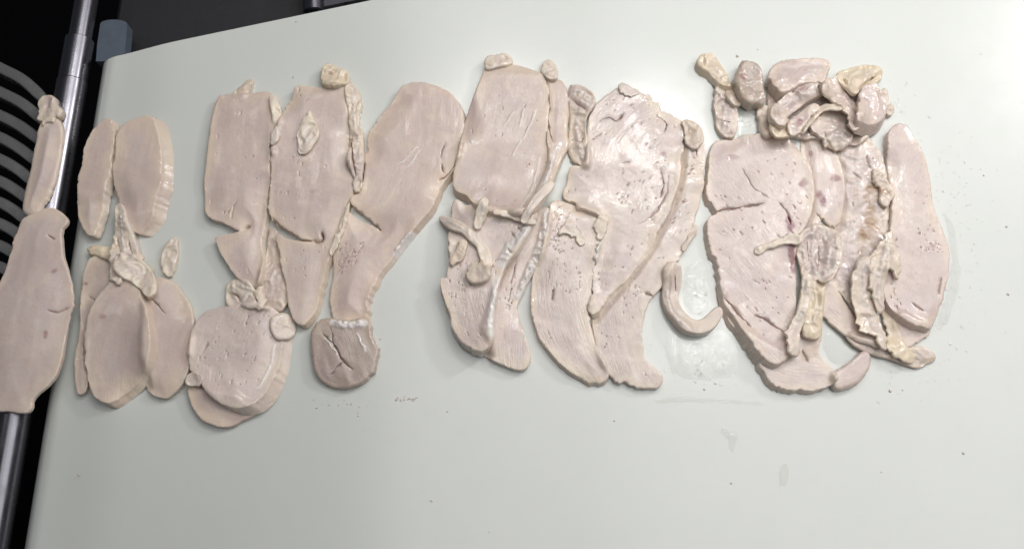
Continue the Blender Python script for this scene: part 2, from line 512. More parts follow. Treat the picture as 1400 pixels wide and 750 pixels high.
# ------------------------------------------------------------------ sliced meat
RES = 0.001
GX0, GY0, GNX, GNY = -0.44, -0.30, 880, 640
H = np.zeros((GNY, GNX))                              # height of what already lies on the belt
def samp(A, xy, x0, y0):
    fx = np.clip((xy[:, 0] - x0) / RES, 0, A.shape[1] - 1.001); fy = np.clip((xy[:, 1] - y0) / RES, 0, A.shape[0] - 1.001)
    ix = fx.astype(int); iy = fy.astype(int); fx -= ix; fy -= iy
    return (A[iy, ix] * (1 - fx) + A[iy, ix + 1] * fx) * (1 - fy) + (A[iy + 1, ix] * (1 - fx) + A[iy + 1, ix + 1] * fx) * fy
def gauss(A, s):
    k = int(3 * s) + 1
    g = np.exp(-0.5 * (np.arange(-k, k + 1) / s) ** 2); g /= g.sum()
    B = np.pad(A, k, mode='edge')
    B = sum(g[i] * B[i:i + A.shape[0], :] for i in range(2 * k + 1))
    return sum(g[i] * B[:, i:i + A.shape[1]] for i in range(2 * k + 1))
def maxf(A, r):
    B = np.pad(A, r, mode='edge')
    C = B[0:A.shape[0], :].copy()
    for i in range(1, 2 * r + 1): C = np.maximum(C, B[i:i + A.shape[0], :])
    D = C[:, 0:A.shape[1]].copy()
    for i in range(1, 2 * r + 1): D = np.maximum(D, C[:, i:i + A.shape[1]])
    return D

SEED = [0]
def slab(name, pts, mat, t=7.0, r=0.55, fa=90, shear=(0, 0), jag=1.25, rim=1.0, rimk=0.55, dome=0.0, sig=8, relief=0.28,
         cracks=(), ridges=(), blood=(), brown=(), pits=0, pitbox=None, ends=(), bend=0.0, base=None, step=1.05, wallrough=0.4,
         label=None, cat=None, group=None, parent=None, lift=0.0, tilt=None, grow=1.7, crumple=0.0, thin=0.45, sinewk=0.8, hid=None):
    """one slice of meat: pts = outline of its top face in photograph pixels, thickness t in mm;
    it is laid on whatever is already on the belt. shear = where the lower edge lies (pixels)."""
    SEED[0] += 1; sd = SEED[0]
    t *= 1e-3; r *= 1e-3
    po = smooth(pts, 2.2)
    # uneven, torn edge
    ar = np.arange(len(po)) * 2.2
    tg = np.roll(po, -1, 0) - np.roll(po, 1, 0); tg /= np.maximum(1e-6, np.linalg.norm(tg, axis=1))[:, None]
    nn = np.stack([tg[:, 1], -tg[:, 0]], -1)
    sgn = 1 if np.sum(po[:, 0] * np.roll(po[:, 1], -1) - np.roll(po[:, 0], -1) * po[:, 1]) > 0 else -1
    po = po + nn * sgn * grow
    jg = jag * (0.45 + 1.5 * sst(0.0, 0.7, vn(ar / 40, ar * 0 + 2, sd)))
    po = po + nn * (jg * (0.9 * vn(ar / 16, 0 * ar, sd) + 0.7 * vn(ar / 6.5, 0 * ar + 5, sd) + 0.55 * vn(ar / 2.9, 0 * ar + 9, sd)))[:, None]
    z = np.full(len(po), t + (base or 0.0))
    poly = P(po[:, 0], po[:, 1], z)
    sh = None
    for it in range(2):
        sh = P(700 + shear[0], 375 + shear[1]) - P(700, 375)
        lo = np.minimum(poly.min(0), (poly + sh).min(0)) - 0.012; hi = np.maximum(poly.max(0), (poly + sh).max(0)) + 0.012
        ix0 = max(0, int((lo[0] - GX0) / RES)); ix1 = min(GNX, int((hi[0] - GX0) / RES) + 1)
        iy0 = max(0, int((lo[1] - GY0) / RES)); iy1 = min(GNY, int((hi[1] - GY0) / RES) + 1)
        wx0, wy0 = GX0 + ix0 * RES, GY0 + iy0 * RES
        gx, gy = np.meshgrid(wx0 + np.arange(ix1 - ix0) * RES, wy0 + np.arange(iy1 - iy0) * RES)
        gp = np.stack([gx.ravel(), gy.ravel()], -1)
        msk = (inside(gp, poly) | inside(gp, poly + sh)).reshape(gx.shape)
        if base is not None:
            B = np.full(gx.shape, base)
        else:
            hm = H[iy0:iy1, ix0:ix1]
            mk = msk.astype(float)
            er = gauss(mk, 1.2) > 0.72                # ignore a mere touch at the rim
            if er.sum() < 12: er = msk
            Mx = maxf(np.where(er, hm, 0), 2)
            wgt = gauss(er.astype(float), sig) + 1e-6
            Bl = gauss(np.where(er, Mx, 0), sig) / wgt
            B = np.maximum(Bl, np.where(er, hm, 0))
            B = gauss(B, 1.0)
        if tilt is not None:                           # lean: (dir deg, mm across the slice)
            a = R(tilt[0]); pr = (gx - poly[:, 0].mean()) * math.cos(a) + (gy - poly[:, 1].mean()) * math.sin(a)
            half = np.abs((poly - poly.mean(0)) @ np.array([math.cos(a), math.sin(a)])).max()
            B = B + np.clip((pr / half + 1) / 2, 0, 1) * tilt[1] * 1e-3
        B = B + lift * 1e-3
        z = samp(B, poly, wx0, wy0) + t
        poly = P(po[:, 0], po[:, 1], z)
    hidp = P(np.array(hid)[:, 0], np.array(hid)[:, 1], t) if hid is not None else None
    # fibre frame
    cen = poly.mean(0); a = R(fa)
    ud = np.array([math.cos(a), math.sin(a)]); vd = np.array([-ud[1], ud[0]])
    size = np.abs((poly - cen) @ ud).max()
    def shape(p):
        d, _ = segdist(p, poly)
        rv = r * (0.55 + 0.9 * sst(-0.6, 0.8, vn(p[:, 0] / 0.02, p[:, 1] / 0.02, sd + 9)))
        k = np.clip(d / rv, 0, 1)
        rd = np.sqrt(np.maximum(0, 1 - (1 - k) ** 2))
        edge = min(r, 0.8 * t)
        u = (p - cen) @ ud; v = (p - cen) @ vd + bend * ((p - cen) @ ud) ** 2 / max(size, 1e-3)
        hgt = t - edge * (1 - rd)
        # the cut wanders: thinner along stretches of the rim
        hgt = hgt - thin * t * sst(-0.1, 0.7, vn(p[:, 0] / 0.03, p[:, 1] / 0.03, sd + 5)) * (1 - sst(0, 0.016, d))
        if crumple:
            wx = p[:, 0] + 0.005 * vn(p[:, 0] / 0.008, p[:, 1] / 0.008, sd + 31); wy = p[:, 1] + 0.005 * vn(p[:, 0] / 0.008, p[:, 1] / 0.008, sd + 37)
            cr = 1.0 * (1 - 2.4 * np.abs(vn(wx / 0.0105, wy / 0.0105, sd + 6))) + 0.45 * (1 - 2.4 * np.abs(vn(wx / 0.0048, wy / 0.0048, sd + 7))) + 0.22 * vn(p[:, 0] / 0.0021, p[:, 1] / 0.0021, sd + 21) + 0.12 * vn(p[:, 0] / 0.0011, p[:, 1] / 0.0011, sd + 22)
            hgt = np.maximum(hgt + crumple * 1e-3 * (cr - 0.3) * sst(-0.0008, 0.002, d), 0.22 * t)
        if dome: hgt = hgt + dome * 1e-3 * sst(0, 0.02, d)
        q = relief * 1e-3 * (0.9 * vn(p[:, 0] / 0.022, p[:, 1] / 0.022, sd) + 0.35 * vn(u / 0.014, v / 0.0036, sd) + 0.3 * vn(p[:, 0] / 0.008, p[:, 1] / 0.008, sd + 3))
        hgt = hgt + q * sst(0, 0.004, d)
        if hid is not None:
            dh, _ = segdist(p, hidp, closed=False)
            hgt = np.maximum(hgt * (0.16 + 0.84 * sst(0, 0.0065, dh)), 0.0005)
        return d, u, v, hgt
    # points of the top face
    lo = poly.min(0); hi = poly.max(0); s = step * 1e-3
    gx2, gy2 = np.meshgrid(np.arange(lo[0], hi[0], s), np.arange(lo[1], hi[1], s * 0.87))
    gx2 = gx2 + (np.arange(gx2.shape[0]) % 2)[:, None] * s * 0.5
    cand = np.stack([gx2.ravel(), gy2.ravel()], -1) + rng.normal(0, s * 0.08, (gx2.size, 2))
    cand = cand[inside(cand, poly)]
    dd, _ = segdist(cand, poly)
    cand = cand[dd > r * 0.85]
    extra = []
    tg = np.roll(poly, -1, 0) - np.roll(poly, 1, 0); tg /= np.maximum(1e-9, np.linalg.norm(tg, axis=1))[:, None]
    area2 = np.sum(poly[:, 0] * np.roll(poly[:, 1], -1) - np.roll(poly[:, 0], -1) * poly[:, 1])
    inn = np.stack([-tg[:, 1], tg[:, 0]], -1) * (1 if area2 > 0 else -1)
    for k in (0.12, 0.45): extra.append(poly + inn * r * k)
    lines = []
    def zmid(q): return P(q[:, 0], q[:, 1], samp(B, P(q[:, 0], q[:, 1], t), wx0, wy0) + t)
    for kind, L in ((0, cracks), (1, ridges)):
        for pl, wd, dp in L:
            c = smooth(pl, 1.5, closed=False)
            al = np.arange(len(c)) * 1.5
            tn = np.gradient(c, axis=0); tn /= np.maximum(1e-6, np.linalg.norm(tn, axis=1))[:, None]
            nm = np.stack([-tn[:, 1], tn[:, 0]], -1)
            c = c + nm * (0.8 * vn(al / 7, al * 0 + 3, sd) + 0.6 * vn(al / 3, al * 0, sd))[:, None]
            c3 = zmid(c)
            wv = wd * 1e-3 * (0.75 + 0.35 * vn(al / 9, al * 0, sd + 1))
            nw = nm * [1, -1]
            lines.append((kind, c3, wd * 1e-3, dp * 1e-3))
            for k in (-1.0, -0.5, 0, 0.5, 1.0): extra.append(c3 + nw * (wv * k)[:, None])
    plist = []
    if pits:
        n_try = 0
        while len(plist) < pits and n_try < pits * 20:
            n_try += 1
            if pitbox:
                q = P(random.uniform(pitbox[0], pitbox[2]), random.uniform(pitbox[1], pitbox[3]), t)
            else:
                q = np.array([random.uniform(lo[0], hi[0]), random.uniform(lo[1], hi[1])])
            if vn(q[0] / 0.018, q[1] / 0.018, sd + 4) < -0.05 or not inside(q[None], poly)[0] or segdist(q[None], poly)[0][0] < 0.0035: continue
            u0 = (q - cen) @ ud
            sl = -2 * bend * u0 / max(size, 1e-3)
            ang = a + math.atan(sl) + random.gauss(0, 0.12)
            ln = random.choice((0.5, 0.7, 0.9, 1.2, 1.6, 2.2)) * 1e-3; wdt = random.uniform(0.18, 0.34) * 1e-3; dp = random.uniform(0.5, 1.3) * 1e-3
            e1 = np.array([math.cos(ang), math.sin(ang)]); e2 = np.array([-e1[1], e1[0]])
            plist.append((q, e1, e2, ln, wdt, dp))
            for aa in np.linspace(-1, 1, 5):
                for bb in (-1.15, 0, 1.15): extra.append((q + e1 * ln * aa + e2 * wdt * bb * (1 - 0.6 * abs(aa)))[None])
    ex = np.concatenate(extra)
    ex = ex[inside(ex, poly)]
    de, _ = segdist(ex, poly)
    ex = ex[de > r * 0.08]
    # drop grid points that crowd lines
    allp = np.vstack([poly, ex, cand])
    key = np.round(allp / 0.00022).astype(np.int64)
    _, idx = np.unique(key[:, 0] * 1000003 + key[:, 1], return_index=True)
    keep = np.zeros(len(allp), bool); keep[idx] = True; keep[:len(poly)] = True
    inner = allp[len(poly):][keep[len(poly):]]
    n0 = len(poly)
    vs = [Vector(p) for p in poly] + [Vector(p) for p in inner]
    out = delaunay_2d_cdt(vs, [(i, (i + 1) % n0) for i in range(n0)], [], 1, 1e-7)
    tv = np.array([(v.x, v.y) for v in out[0]]); tf = np.array([f for f in out[2] if len(f) == 3])
    # outside verts that belong to no triangle are dropped
    used = np.unique(tf); remap = -np.ones(len(tv), int); remap[used] = np.arange(len(used))
    tv = tv[used]; tf = remap[tf]
    ar2 = (tv[tf[:, 1], 0] - tv[tf[:, 0], 0]) * (tv[tf[:, 2], 1] - tv[tf[:, 0], 1]) - (tv[tf[:, 1], 1] - tv[tf[:, 0], 1]) * (tv[tf[:, 2], 0] - tv[tf[:, 0], 0])
    tf[ar2 < 0] = tf[ar2 < 0][:, ::-1]
    d, u, v, hgt = shape(tv)
    bz = samp(B, tv, wx0, wy0)
    sinew = np.zeros(len(tv)); bl = np.zeros(len(tv)); bro = np.zeros(len(tv))
    for kind, c3, wd, dp in lines:
        q, par = segdist(tv, c3, closed=False)
        taper = sst(0, 0.12, par) * sst(1, 0.88, par) * 0.75 + 0.25
        if kind == 0:
            wl = wd * (0.18 + 1.0 * np.clip(0.5 + 0.9 * vn(par * len(c3) / 5.0, par * 0 + 1, sd + 1), 0, 1)) * (0.3 + 0.7 * taper)
            hgt = hgt - np.minimum(dp * taper, hgt * 0.85) * np.clip(1.15 - q / wl, 0, 1) - 0.10 * dp * np.exp(-(q / wd / 2.2) ** 2)
        else:
            g = np.clip(1 - (q / wd) ** 2, 0, 1)
            hgt = hgt + dp * np.sqrt(g) * taper * (0.8 + 0.5 * vn(tv[:, 0] / 0.0018, tv[:, 1] / 0.0018, sd + 8)) * sst(0, 0.0015, d)
            sinew = np.maximum(sinew, sst(1.25, 0.6, q / wd) * sinewk)
    for q, e1, e2, ln, wdt, dp in plist:
        x = (tv - q) @ e1 / ln; y = (tv - q) @ e2 / wdt
        m = (np.abs(x) < 1.1) & (np.abs(y) < 1.3)
        hgt[m] -= dp * np.clip(1 - x[m] ** 2, 0, 1) * np.clip(1.15 - np.abs(y[m]), 0, 1)
    for L, A in ((blood, bl), (brown, bro)):
        for (bx, by, rx, ry, ang, st) in L:
            q = P(bx, by, t + float(samp(B, P([bx], [by], t), wx0, wy0)[0]))
            a2 = R(ang)
            if ry > rx: rx, ry, a2 = ry, rx, R(ang)
            e1 = np.array([math.cos(a2), math.sin(a2)]); e2 = np.array([-e1[1], e1[0]])
            x = (tv - q) @ e1 / (rx * 0.0005); y = (tv - q) @ e2 / (ry * 0.0005)
            rr = np.sqrt(x * x + y * y) + 0.45 * vn(tv[:, 0] / 0.003, tv[:, 1] / 0.003, sd)
            A[:] = np.maximum(A, min(1.0, st * 1.25) * sst(1.25, 0.55, rr))
    rimv = rimk * (0.25 + 0.75 * sst(-0.25, 0.45, vn(tv[:, 0] / 0.018, tv[:, 1] / 0.018, sd + 13))) * sst(1.3, 0.3, d / (rim * 1e-3) + 0.5 * vn(tv[:, 0] / 0.006, tv[:, 1] / 0.006, sd + 2)) if rim > 0 else np.zeros(len(tv))
    hgt = np.maximum(hgt, 0.0006)
    halo = 1 - sst(0.0, 1.0, d / (0.0105 * (1 + 0.7 * vn(tv[:, 0] / 0.02, tv[:, 1] / 0.02, sd + 11))))
    nv = len(tv)
    # boundary
    e = np.sort(np.vstack([tf[:, [0, 1]], tf[:, [1, 2]], tf[:, [2, 0]]]), axis=1)
    ek, cnt = np.unique(e[:, 0] * (nv + 1) + e[:, 1], return_counts=True)
    bset = set(ek[cnt == 1].tolist())
    bedges = []
    for f in tf:
        for i in range(3):
            p, q = f[i], f[(i + 1) % 3]
            if min(p, q) * (nv + 1) + max(p, q) in bset: bedges.append((p, q))
    bv = sorted({p for p, _ in bedges}); bi = {p: i for i, p in enumerate(bv)}
    # outward normals at the boundary
    on = np.zeros((nv, 2))
    for p, q in bedges:
        dxy = tv[q] - tv[p]; nrm = np.array([dxy[1], -dxy[0]]); nrm /= max(1e-9, np.linalg.norm(nrm))
        on[p] += nrm; on[q] += nrm
    on /= np.maximum(1e-9, np.linalg.norm(on, axis=1))[:, None]
    top = np.column_stack([tv, bz + hgt])
    bxy = tv + sh
    bb = samp(B, bxy, wx0, wy0)
    bot = np.column_stack([bxy, np.minimum(bb + 0.0002, bb + 0.5 * hgt)])
    mids = []
    bvn = np.array(bv)
    for f_, bul in ((0.34, 0.12), (0.68, 0.10)):
        ctr = top[bvn] * (1 - f_) + bot[bvn] * f_
        rough_ = wallrough * 1e-3 * (0.7 * vn(ctr[:, 0] / 0.0025 + ctr[:, 1] / 0.0021, f_ * 7 + ctr[:, 1] / 0.004, sd) + 0.5 * vn(ctr[:, 0] / 0.009, ctr[:, 1] / 0.009 + f_ * 3, sd))
        ctr[:, :2] += on[bvn] * (bul * 1e-3 * min(1, t / 0.006) + rough_)[:, None]
        mids.append(ctr)
    nb = len(bv)
    allv = np.vstack([top, bot, mids[0], mids[1]])
    faces = tf.tolist() + (tf[:, ::-1] + nv).tolist()
    for p, q in bedges:
        i, j = bi[p], bi[q]
        m0, m1 = 2 * nv, 2 * nv + nb
        faces.append((q, p, m0 + i, m0 + j)); faces.append((m0 + j, m0 + i, m1 + i, m1 + j)); faces.append((m1 + j, m1 + i, nv + p, nv + q))
    cpos = Vector((float(cen[0]), float(cen[1]), float(bz.mean())))
    me = bpy.data.meshes.new(name)
    me.from_pydata((allv - np.array(cpos)).tolist(), [], faces)
    me.update()
    tot = len(allv)
    def put(nm, top_v, wall_v, kind='FLOAT'):
        A = me.attributes.new(nm, kind, 'POINT')
        if kind == 'FLOAT':
            arr = np.concatenate([top_v, top_v, np.full(2 * nb, 0.0) + (top_v[bvn].tolist() * 2 if wall_v is None else wall_v)])
            A.data.foreach_set('value', arr.astype(np.float32))
        else:
            A.data.foreach_set('vector', top_v.astype(np.float32).ravel())
    put('rim', rimv, None); put('halo', halo, None); put('sinew', sinew, None); put('blood', bl, 0.0); put('brown', bro, 0.0)
    fu = np.concatenate([u, u, u[bvn], u[bvn]]); fvv = np.concatenate([v, v + 0.01, v[bvn] + 0.003, v[bvn] + 0.006])
    put('fib', np.column_stack([fu, fvv, np.full(tot, sd * 0.37)]), None, 'FLOAT_VECTOR')
    me.polygons.foreach_set('use_smooth', [True] * len(me.polygons))
    me.set_sharp_from_angle(angle=R(62))
    me.materials.append(M[mat])
    o = bpy.data.objects.new(name, me); COL.objects.link(o)
    if parent is not None:
        o.parent = parent; o.location = cpos - parent.location
    else:
        o.location = cpos
    tag(o, label, cat, group)
    # remember what now lies here
    gi = inside(gp, poly)
    if gi.any():
        dg, ug, vg, hg = shape(gp[gi])
        yy, xx = np.nonzero(gi.reshape(gx.shape))
        H[iy0 + yy, ix0 + xx] = np.maximum(H[iy0 + yy, ix0 + xx], B[yy, xx] + hg)
    return o

def ribbon(pts, wds):
    """outline of a strip along a centre line with given half widths (pixels)"""
    c = np.asarray(pts, float); n = len(c)
    t = np.gradient(c, axis=0); t /= np.linalg.norm(t, axis=1)[:, None]
    nn = np.stack([-t[:, 1], t[:, 0]], -1)
    wds = np.interp(np.linspace(0, 1, n), np.linspace(0, 1, len(wds)), wds)
    a = c + nn * wds[:, None]; b = c - nn * wds[:, None]
    return np.vstack([c[:1] - t[:1] * wds[0] * 0.7, a, c[-1:] + t[-1:] * wds[-1] * 0.7, b[::-1]]).tolist()

S = 'chicken slices lying on the conveyor belt'
T = 'scraps and trimmings lying among the slices'
def slc(label, pts, mat, **k): return slab('chicken_slice', pts, mat, label=label, cat='chicken slice', group=S, **k)
def scrap(name, label, pts, mat, cat='trimming', **k):
    k['r'] = k.get('r', 2.0) * 0.55; k.setdefault('step', 0.8); k.setdefault('jag', 1.9); k.setdefault('crumple', 0.85); k.setdefault('sinewk', 0.2); k.setdefault('grow', 1.8)
    k['ridges'] = [(a_, b_, c_ * 0.4) for a_, b_, c_ in k.get('ridges', ())]; k.setdefault('thin', 0.5); k.setdefault('sig', 4)
    if k.get('parent') is not None: return slab(name, pts, mat, **k)
    return slab(name, pts, mat, label=label, cat=cat, group=T, **k)

#MEAT
# ---- far left pair and the three slices below them
slc('narrow upright slice with a cream right edge, beside the belt\'s left end',
    [(146,163),(152,164),(155,185),(152,215),(148,240),(142,262),(136,292),(126,318),(117,317),(107,298),(105,275),(108,245),(113,213),(124,184),(136,170)],
    'dry', t=6, shear=(5,2), fa=80, rim=2.0)
slc('thick oval slice leaning on the narrow one, with a broad cream wall on its right',
    [(184,164),(200,159),(209,163),(215,180),(219,205),(218,245),(213,275),(207,296),(190,316),(183,314),(170,304),(162,280),(158,262),(155,240),(158,205),(161,182),(170,171)],
    'dry', t=6.75, shear=(13,2), fa=85, rim=1.0, ridges=[([(228,240),(222,262)],.5,.6)])
slc('slice with a thin sliver at its left, mostly under the lower left oval slice',
    [(124,352),(140,350),(160,356),(176,372),(186,400),(176,440),(150,450),(135,470),(122,500),(118,520),(113,534),(105,536),(101,515),(101,490),(107,462),(110,436),(110,412),(113,388),(115,368)],
    'dry', t=4.5, fa=70, hid=[(186,400),(176,440),(150,450),(135,470),(122,500)], rim=2.2, jag=1.8, cracks=[([(121,405),(131,412)],.5,3),([(111,470),(116,505)],.45,2.5)], blood=[(116,388,3,2,0,.6)])
slc('broad slice tucked behind the right side of the lower left oval slice',
    [(200,385),(214,378),(230,382),(246,398),(259,420),(264,447),(260,488),(249,522),(228,541),(214,540),(198,528),(190,490),(190,440),(192,405)],
    'dry', t=5.25, fa=75, hid=[(200,385),(192,405),(190,440),(190,490),(198,528)], rim=2.0, bend=.3, cracks=[([(205,406),(225,428)],.4,2.5)], tilt=(180,3))
slc('front oval slice of the lower left cluster, with a wide cream rim',
    [(150,388),(165,379),(180,386),(192,402),(199,428),(203,455),(201,488),(188,517),(168,537),(148,549),(131,541),(121,520),(117,488),(117,455),(122,428),(134,405)],
    'dry', t=6.75, shear=(6,5), fa=75, rim=3.2, bend=.25, blood=[(140,432,4,3,0,.35)])
scrap('fat_strip','pale neck of fat joining the thick oval slice to the lower left cluster',
    ribbon([(162,282),(165,300),(168,318),(171,340),(178,362)],[5,7,11,16,10]),'cream',t=5.6,r=1.93,fa=95,
    ridges=[([(164,290),(168,330),(172,350)],.9,1.0)],cracks=[([(160,325),(165,348)],.5,2.5),([(176,330),(181,350)],.5,2.5)])
scrap('skin_flap','small folded flap of skin sticking out left of the neck of fat',
    ribbon([(124,341),(136,343),(150,346),(160,350)],[4,6,7,5]),'yellow',t=4,fa=0)
scrap('sinew_strip','short white sinew dropping from the neck of fat onto the front oval slice',
    ribbon([(154,345),(157,360),(159,376),(160,384)],[6,8,8,5]),'cream',t=4,fa=95)
scrap('meat_scrap','pink pointed scrap lying right of the white sinew',
    [(166,374),(172,362),(180,348),(191,346),(192,352),(182,366),(170,377)],'drypink',t=2.5,tilt=(60,4),fa=50)
scrap('fat_lump','small yellowish lump of fat between the two lower slices at the left',
    [(186,368),(197,360),(206,370),(209,385),(208,399),(200,405),(193,394),(186,382)],'yellow',t=4.8)
scrap('meat_crumb','lone ragged crumb of meat lying on bare belt right of the neck of fat',
    [(239,325),(241,341),(236,366),(229,375),(222,360),(223,343),(230,332)],'cream',t=4,r=1.38,fa=75)

scrap('fat_strip','lumpy seam of fat where the neck meets the two lower left slices',
    [(158,352),(170,346),(184,350),(194,358),(206,372),(212,392),(203,404),(190,392),(176,382),(164,376),(156,366)],'cream',t=3.5,fa=-40)
# ---- second group
scrap('fat_sliver','thin yellow sliver poking out above the rectangular slice',
    [(318,130),(330,119),(342,109),(345,112),(338,127),(330,134)],'yellow',t=3.2,r=0.825)
slc('disc shaped slice mostly hidden under the round front slice',
    [(258,522),(275,520),(330,530),(352,545),(345,565),(330,573),(318,580),(300,581),(278,573),(262,551)],
    'dry', t=5.25, fa=160, hid=[(275,520),(330,530),(352,545)], rim=2.5, bend=.2)
scrap('meat_strip','long pale tail hanging down beside the torn lower half of the knobbed slice',
    [(369,312),(377,316),(379,340),(384,365),(389,385),(391,410),(382,422),(368,422),(354,416),(350,404),(356,382),(361,360),(366,335)],
    'dry',t=4.8,r=1.1,fa=80,cat='meat strip')
rect_slice = slc('rectangular slice with a notch across its lower half and a narrow torn tail',
    [(297,136),(306,129),(322,126),(345,126),(366,125),(372,140),(374,160),(371,180),(367,205),(367,240),(363,275),(359,310),(355,330),(357,350),(354,380),(346,389),(338,387),(324,378),(312,361),(303,343),(296,326),(305,322),(322,319),(337,311),(326,313),(306,303),(284,293),(280,270),(280,246),(285,205),(290,165)],
    'dry', t=6, shear=(4,2), fa=88, rim=1.2, rimk=.5, cracks=[([(334,311),(341,308)],.9,5),([(316,300),(318,284),(324,273)],.4,1)], pits=15)
scrap('fat_strip',None,ribbon([(371,130),(376,150),(377,168),(373,190),(371,210)],[3,5,5,4,3]),'cream',t=5.6,r=1.38,fa=90,parent=rect_slice)
round_slice = slc('round front slice with a thick right wall, below the rectangular slice',
    [(281,428),(308,420),(340,416),(360,417),(378,426),(384,448),(381,480),(374,508),(362,535),(342,552),(318,555),(295,546),(279,530),(273,514),(262,505),(258,482),(264,450)],
    'pale', t=7.5, shear=(11,7), fa=75, rim=2.4, bend=.25, pits=37, cracks=[([(340,430),(336,444)],.4,2.5),([(291,460),(276,482)],.4,1.5)],
    ridges=[([(374,470),(368,500),(352,530)],.6,.5)])
scrap('fat_lump',None,[(372,432),(388,428),(400,435),(401,452),(394,461),(378,462),(371,450)],'cream',t=3,crumple=.7,r=1.65,ridges=[([(378,438),(394,446)],1,1)],parent=round_slice)
scrap('fat_lump',None,[(257,513),(266,510),(274,515),(272,523),(262,524),(256,520)],'cream',t=3,r=1.65,parent=round_slice)
scrap('sinew_knot','twisted knot of sinew between the torn tail and the round front slice',
    [(309,400),(311,388),(320,381),(334,382),(346,389),(355,398),(362,410),(352,420),(338,419),(324,416),(311,416)],'cream',t=4.8,r=1.65,fa=150,
    cracks=[([(312,400),(322,403),(328,410)],.8,4),([(345,400),(350,412)],.7,4)],ridges=[([(314,394),(326,388),(338,396)],1.6,2.2),([(330,412),(340,402),(352,408)],1.4,2)])
tall_slice = slc('tall slice with a white crumb on its face and a notch across its lower third',
    [(399,133),(404,121),(420,119),(437,120),(452,115),(468,118),(473,134),(477,170),(478,200),(481,235),(480,262),(472,284),(464,312),(455,338),(444,362),(436,396),(429,424),(414,443),(404,437),(395,416),(391,385),(384,355),(379,322),(391,327),(412,331),(431,330),(426,326),(410,324),(389,311),(371,299),(369,280),(372,235),(373,194),(381,166)],
    'dry', t=6.75, shear=(4,2), fa=85, rim=1.6, rimk=.75, pits=24, cracks=[([(428,328),(436,330),(440,325),(439,316)],.8,5),([(372,298),(388,313),(410,327)],.5,3)], blood=[(428,262,9,3,10,.2)])
scrap('skin_flap',None,[(474,116),(486,118),(491,135),(489,163),(494,182),(496,205),(495,230),(489,259),(482,246),(476,220),(480,190),(478,160),(474,136)],'tan',t=7.2,r=2.2,fa=85,
    ridges=[([(482,125),(484,160),(488,185),(492,215)],1.0,1.3)],cracks=[([(480,185),(482,215),(487,240)],.6,4)],parent=tall_slice)
scrap('fat_lump',None,[(440,108),(441,94),(449,88),(460,92),(474,101),(473,112),(458,114),(446,115)],'yellow',t=6.4,r=2.2,brown=[(452,100,6,4,20,.6)],ridges=[([(443,100),(455,92),(468,102)],1.4,2)],parent=tall_slice)
scrap('meat_crumb','white ragged crumb of meat lying on the face of the tall slice',
    [(423,152),(428,166),(434,182),(427,198),(417,208),(408,204),(409,187),(416,166)],'cream',t=2.8,r=1.1,fa=70,pits=3)
slc('drumstick shaped slice, rounded above and narrowing down to the grey disc',
    [(551,119),(569,113),(587,116),(612,126),(628,144),(633,165),(631,195),(622,223),(600,257),(588,285),(563,314),(542,342),(518,372),(503,404),(498,432),(478,436),(456,434),(450,412),(452,393),(457,372),(456,345),(462,318),(472,291),(488,300),(505,307),(519,312),(508,300),(494,288),(481,274),(494,262),(500,236),(503,187),(518,162),(535,140)],
    'drypink', t=6, shear=(4,3), fa=65, bend=-.25, rim=1.6, rimk=.5, pits=44, pitbox=(450,330,520,420),
    cracks=[([(512,306),(521,313)],.8,4),([(608,196),(603,215),(606,235)],.5,2.5),([(600,246),(618,232),(628,212)],.6,3)],
    ridges=[([(545,225),(560,212),(570,200)],.3,.3),([(556,230),(575,205)],.3,.3),([(565,318),(552,330),(540,345)],2.2,1.6)])
slc('small grey brown disc of dark meat below the drumstick shaped slice',
    [(428,449),(436,438),(454,435),(478,438),(500,436),(508,455),(514,480),(511,503),(497,520),(472,529),(449,525),(432,508),(427,486),(425,466)],
    'grey', t=6, r=2.1, fa=115, rim=0, jag=1.2, cracks=[([(440,455),(456,470),(468,492),(482,505)],.5,2.5),([(455,470),(452,445)],.4,1.6),([(470,492),(452,512)],.4,2)],
    ridges=[([(455,441),(475,444),(497,442)],2.4,1.8),([(446,463),(462,484)],.5,.7),([(488,455),(500,480)],.5,.6)],relief=.6)

scrap('meat_shred',None,[(374, 196), (380, 190), (382, 178), (377, 172), (372, 182), (370, 196)],'cream',parent=tall_slice,t=1.6,r=.8,crumple=.5,jag=2.2,grow=.6)
scrap('meat_shred',None,[(472, 288), (478, 276), (474, 300), (466, 322), (458, 342), (452, 348), (458, 330), (466, 306)],'cream',parent=tall_slice,t=1.6,r=.8,crumple=.5,jag=2.2,grow=.6)
# ---- third group
slc('ridged slice with a raised cream edge, right of the slice with the tendons',
    [(735,288),(748,284),(752,290),(748,322),(740,350),(728,371),(711,405),(706,420),(709,437),(720,468),(724,488),(714,504),(690,498),(664,484),(650,455),(668,400),(690,350),(715,312)],
    'pale', t=6, fa=70, hid=[(664,484),(650,455),(668,400),(690,350),(715,312)], bend=.3, rim=1.5, ridges=[([(750,292),(744,325),(730,362),(712,402)],4.2,4.0)], cracks=[([(706,350),(700,385),(694,420)],.5,1.6)], pits=24, pitbox=(672,300,712,490))
slc('lower slice with tendons lying across it, under the white streaked slice',
    [(621,272),(634,276),(656,280),(680,286),(705,288),(733,289),(726,309),(708,340),(690,362),(681,388),(676,410),(674,444),(674,462),(659,479),(645,474),(630,464),(618,443),(617,430),(610,412),(604,392),(604,381),(610,381),(615,360),(613,336),(616,304)],
    'pale', t=12, shear=(-1,2), fa=82, bend=.35, rim=2.0, pits=50, jag=1.0, ridges=[([(685,360),(700,335),(722,310)],3.4,1.4),([(678,380),(673,420),(670,455)],2.6,.8)],
    cracks=[([(700,318),(704,326)],.7,3),([(694,340),(699,346)],.5,3),([(708,310),(712,316)],.5,3)])
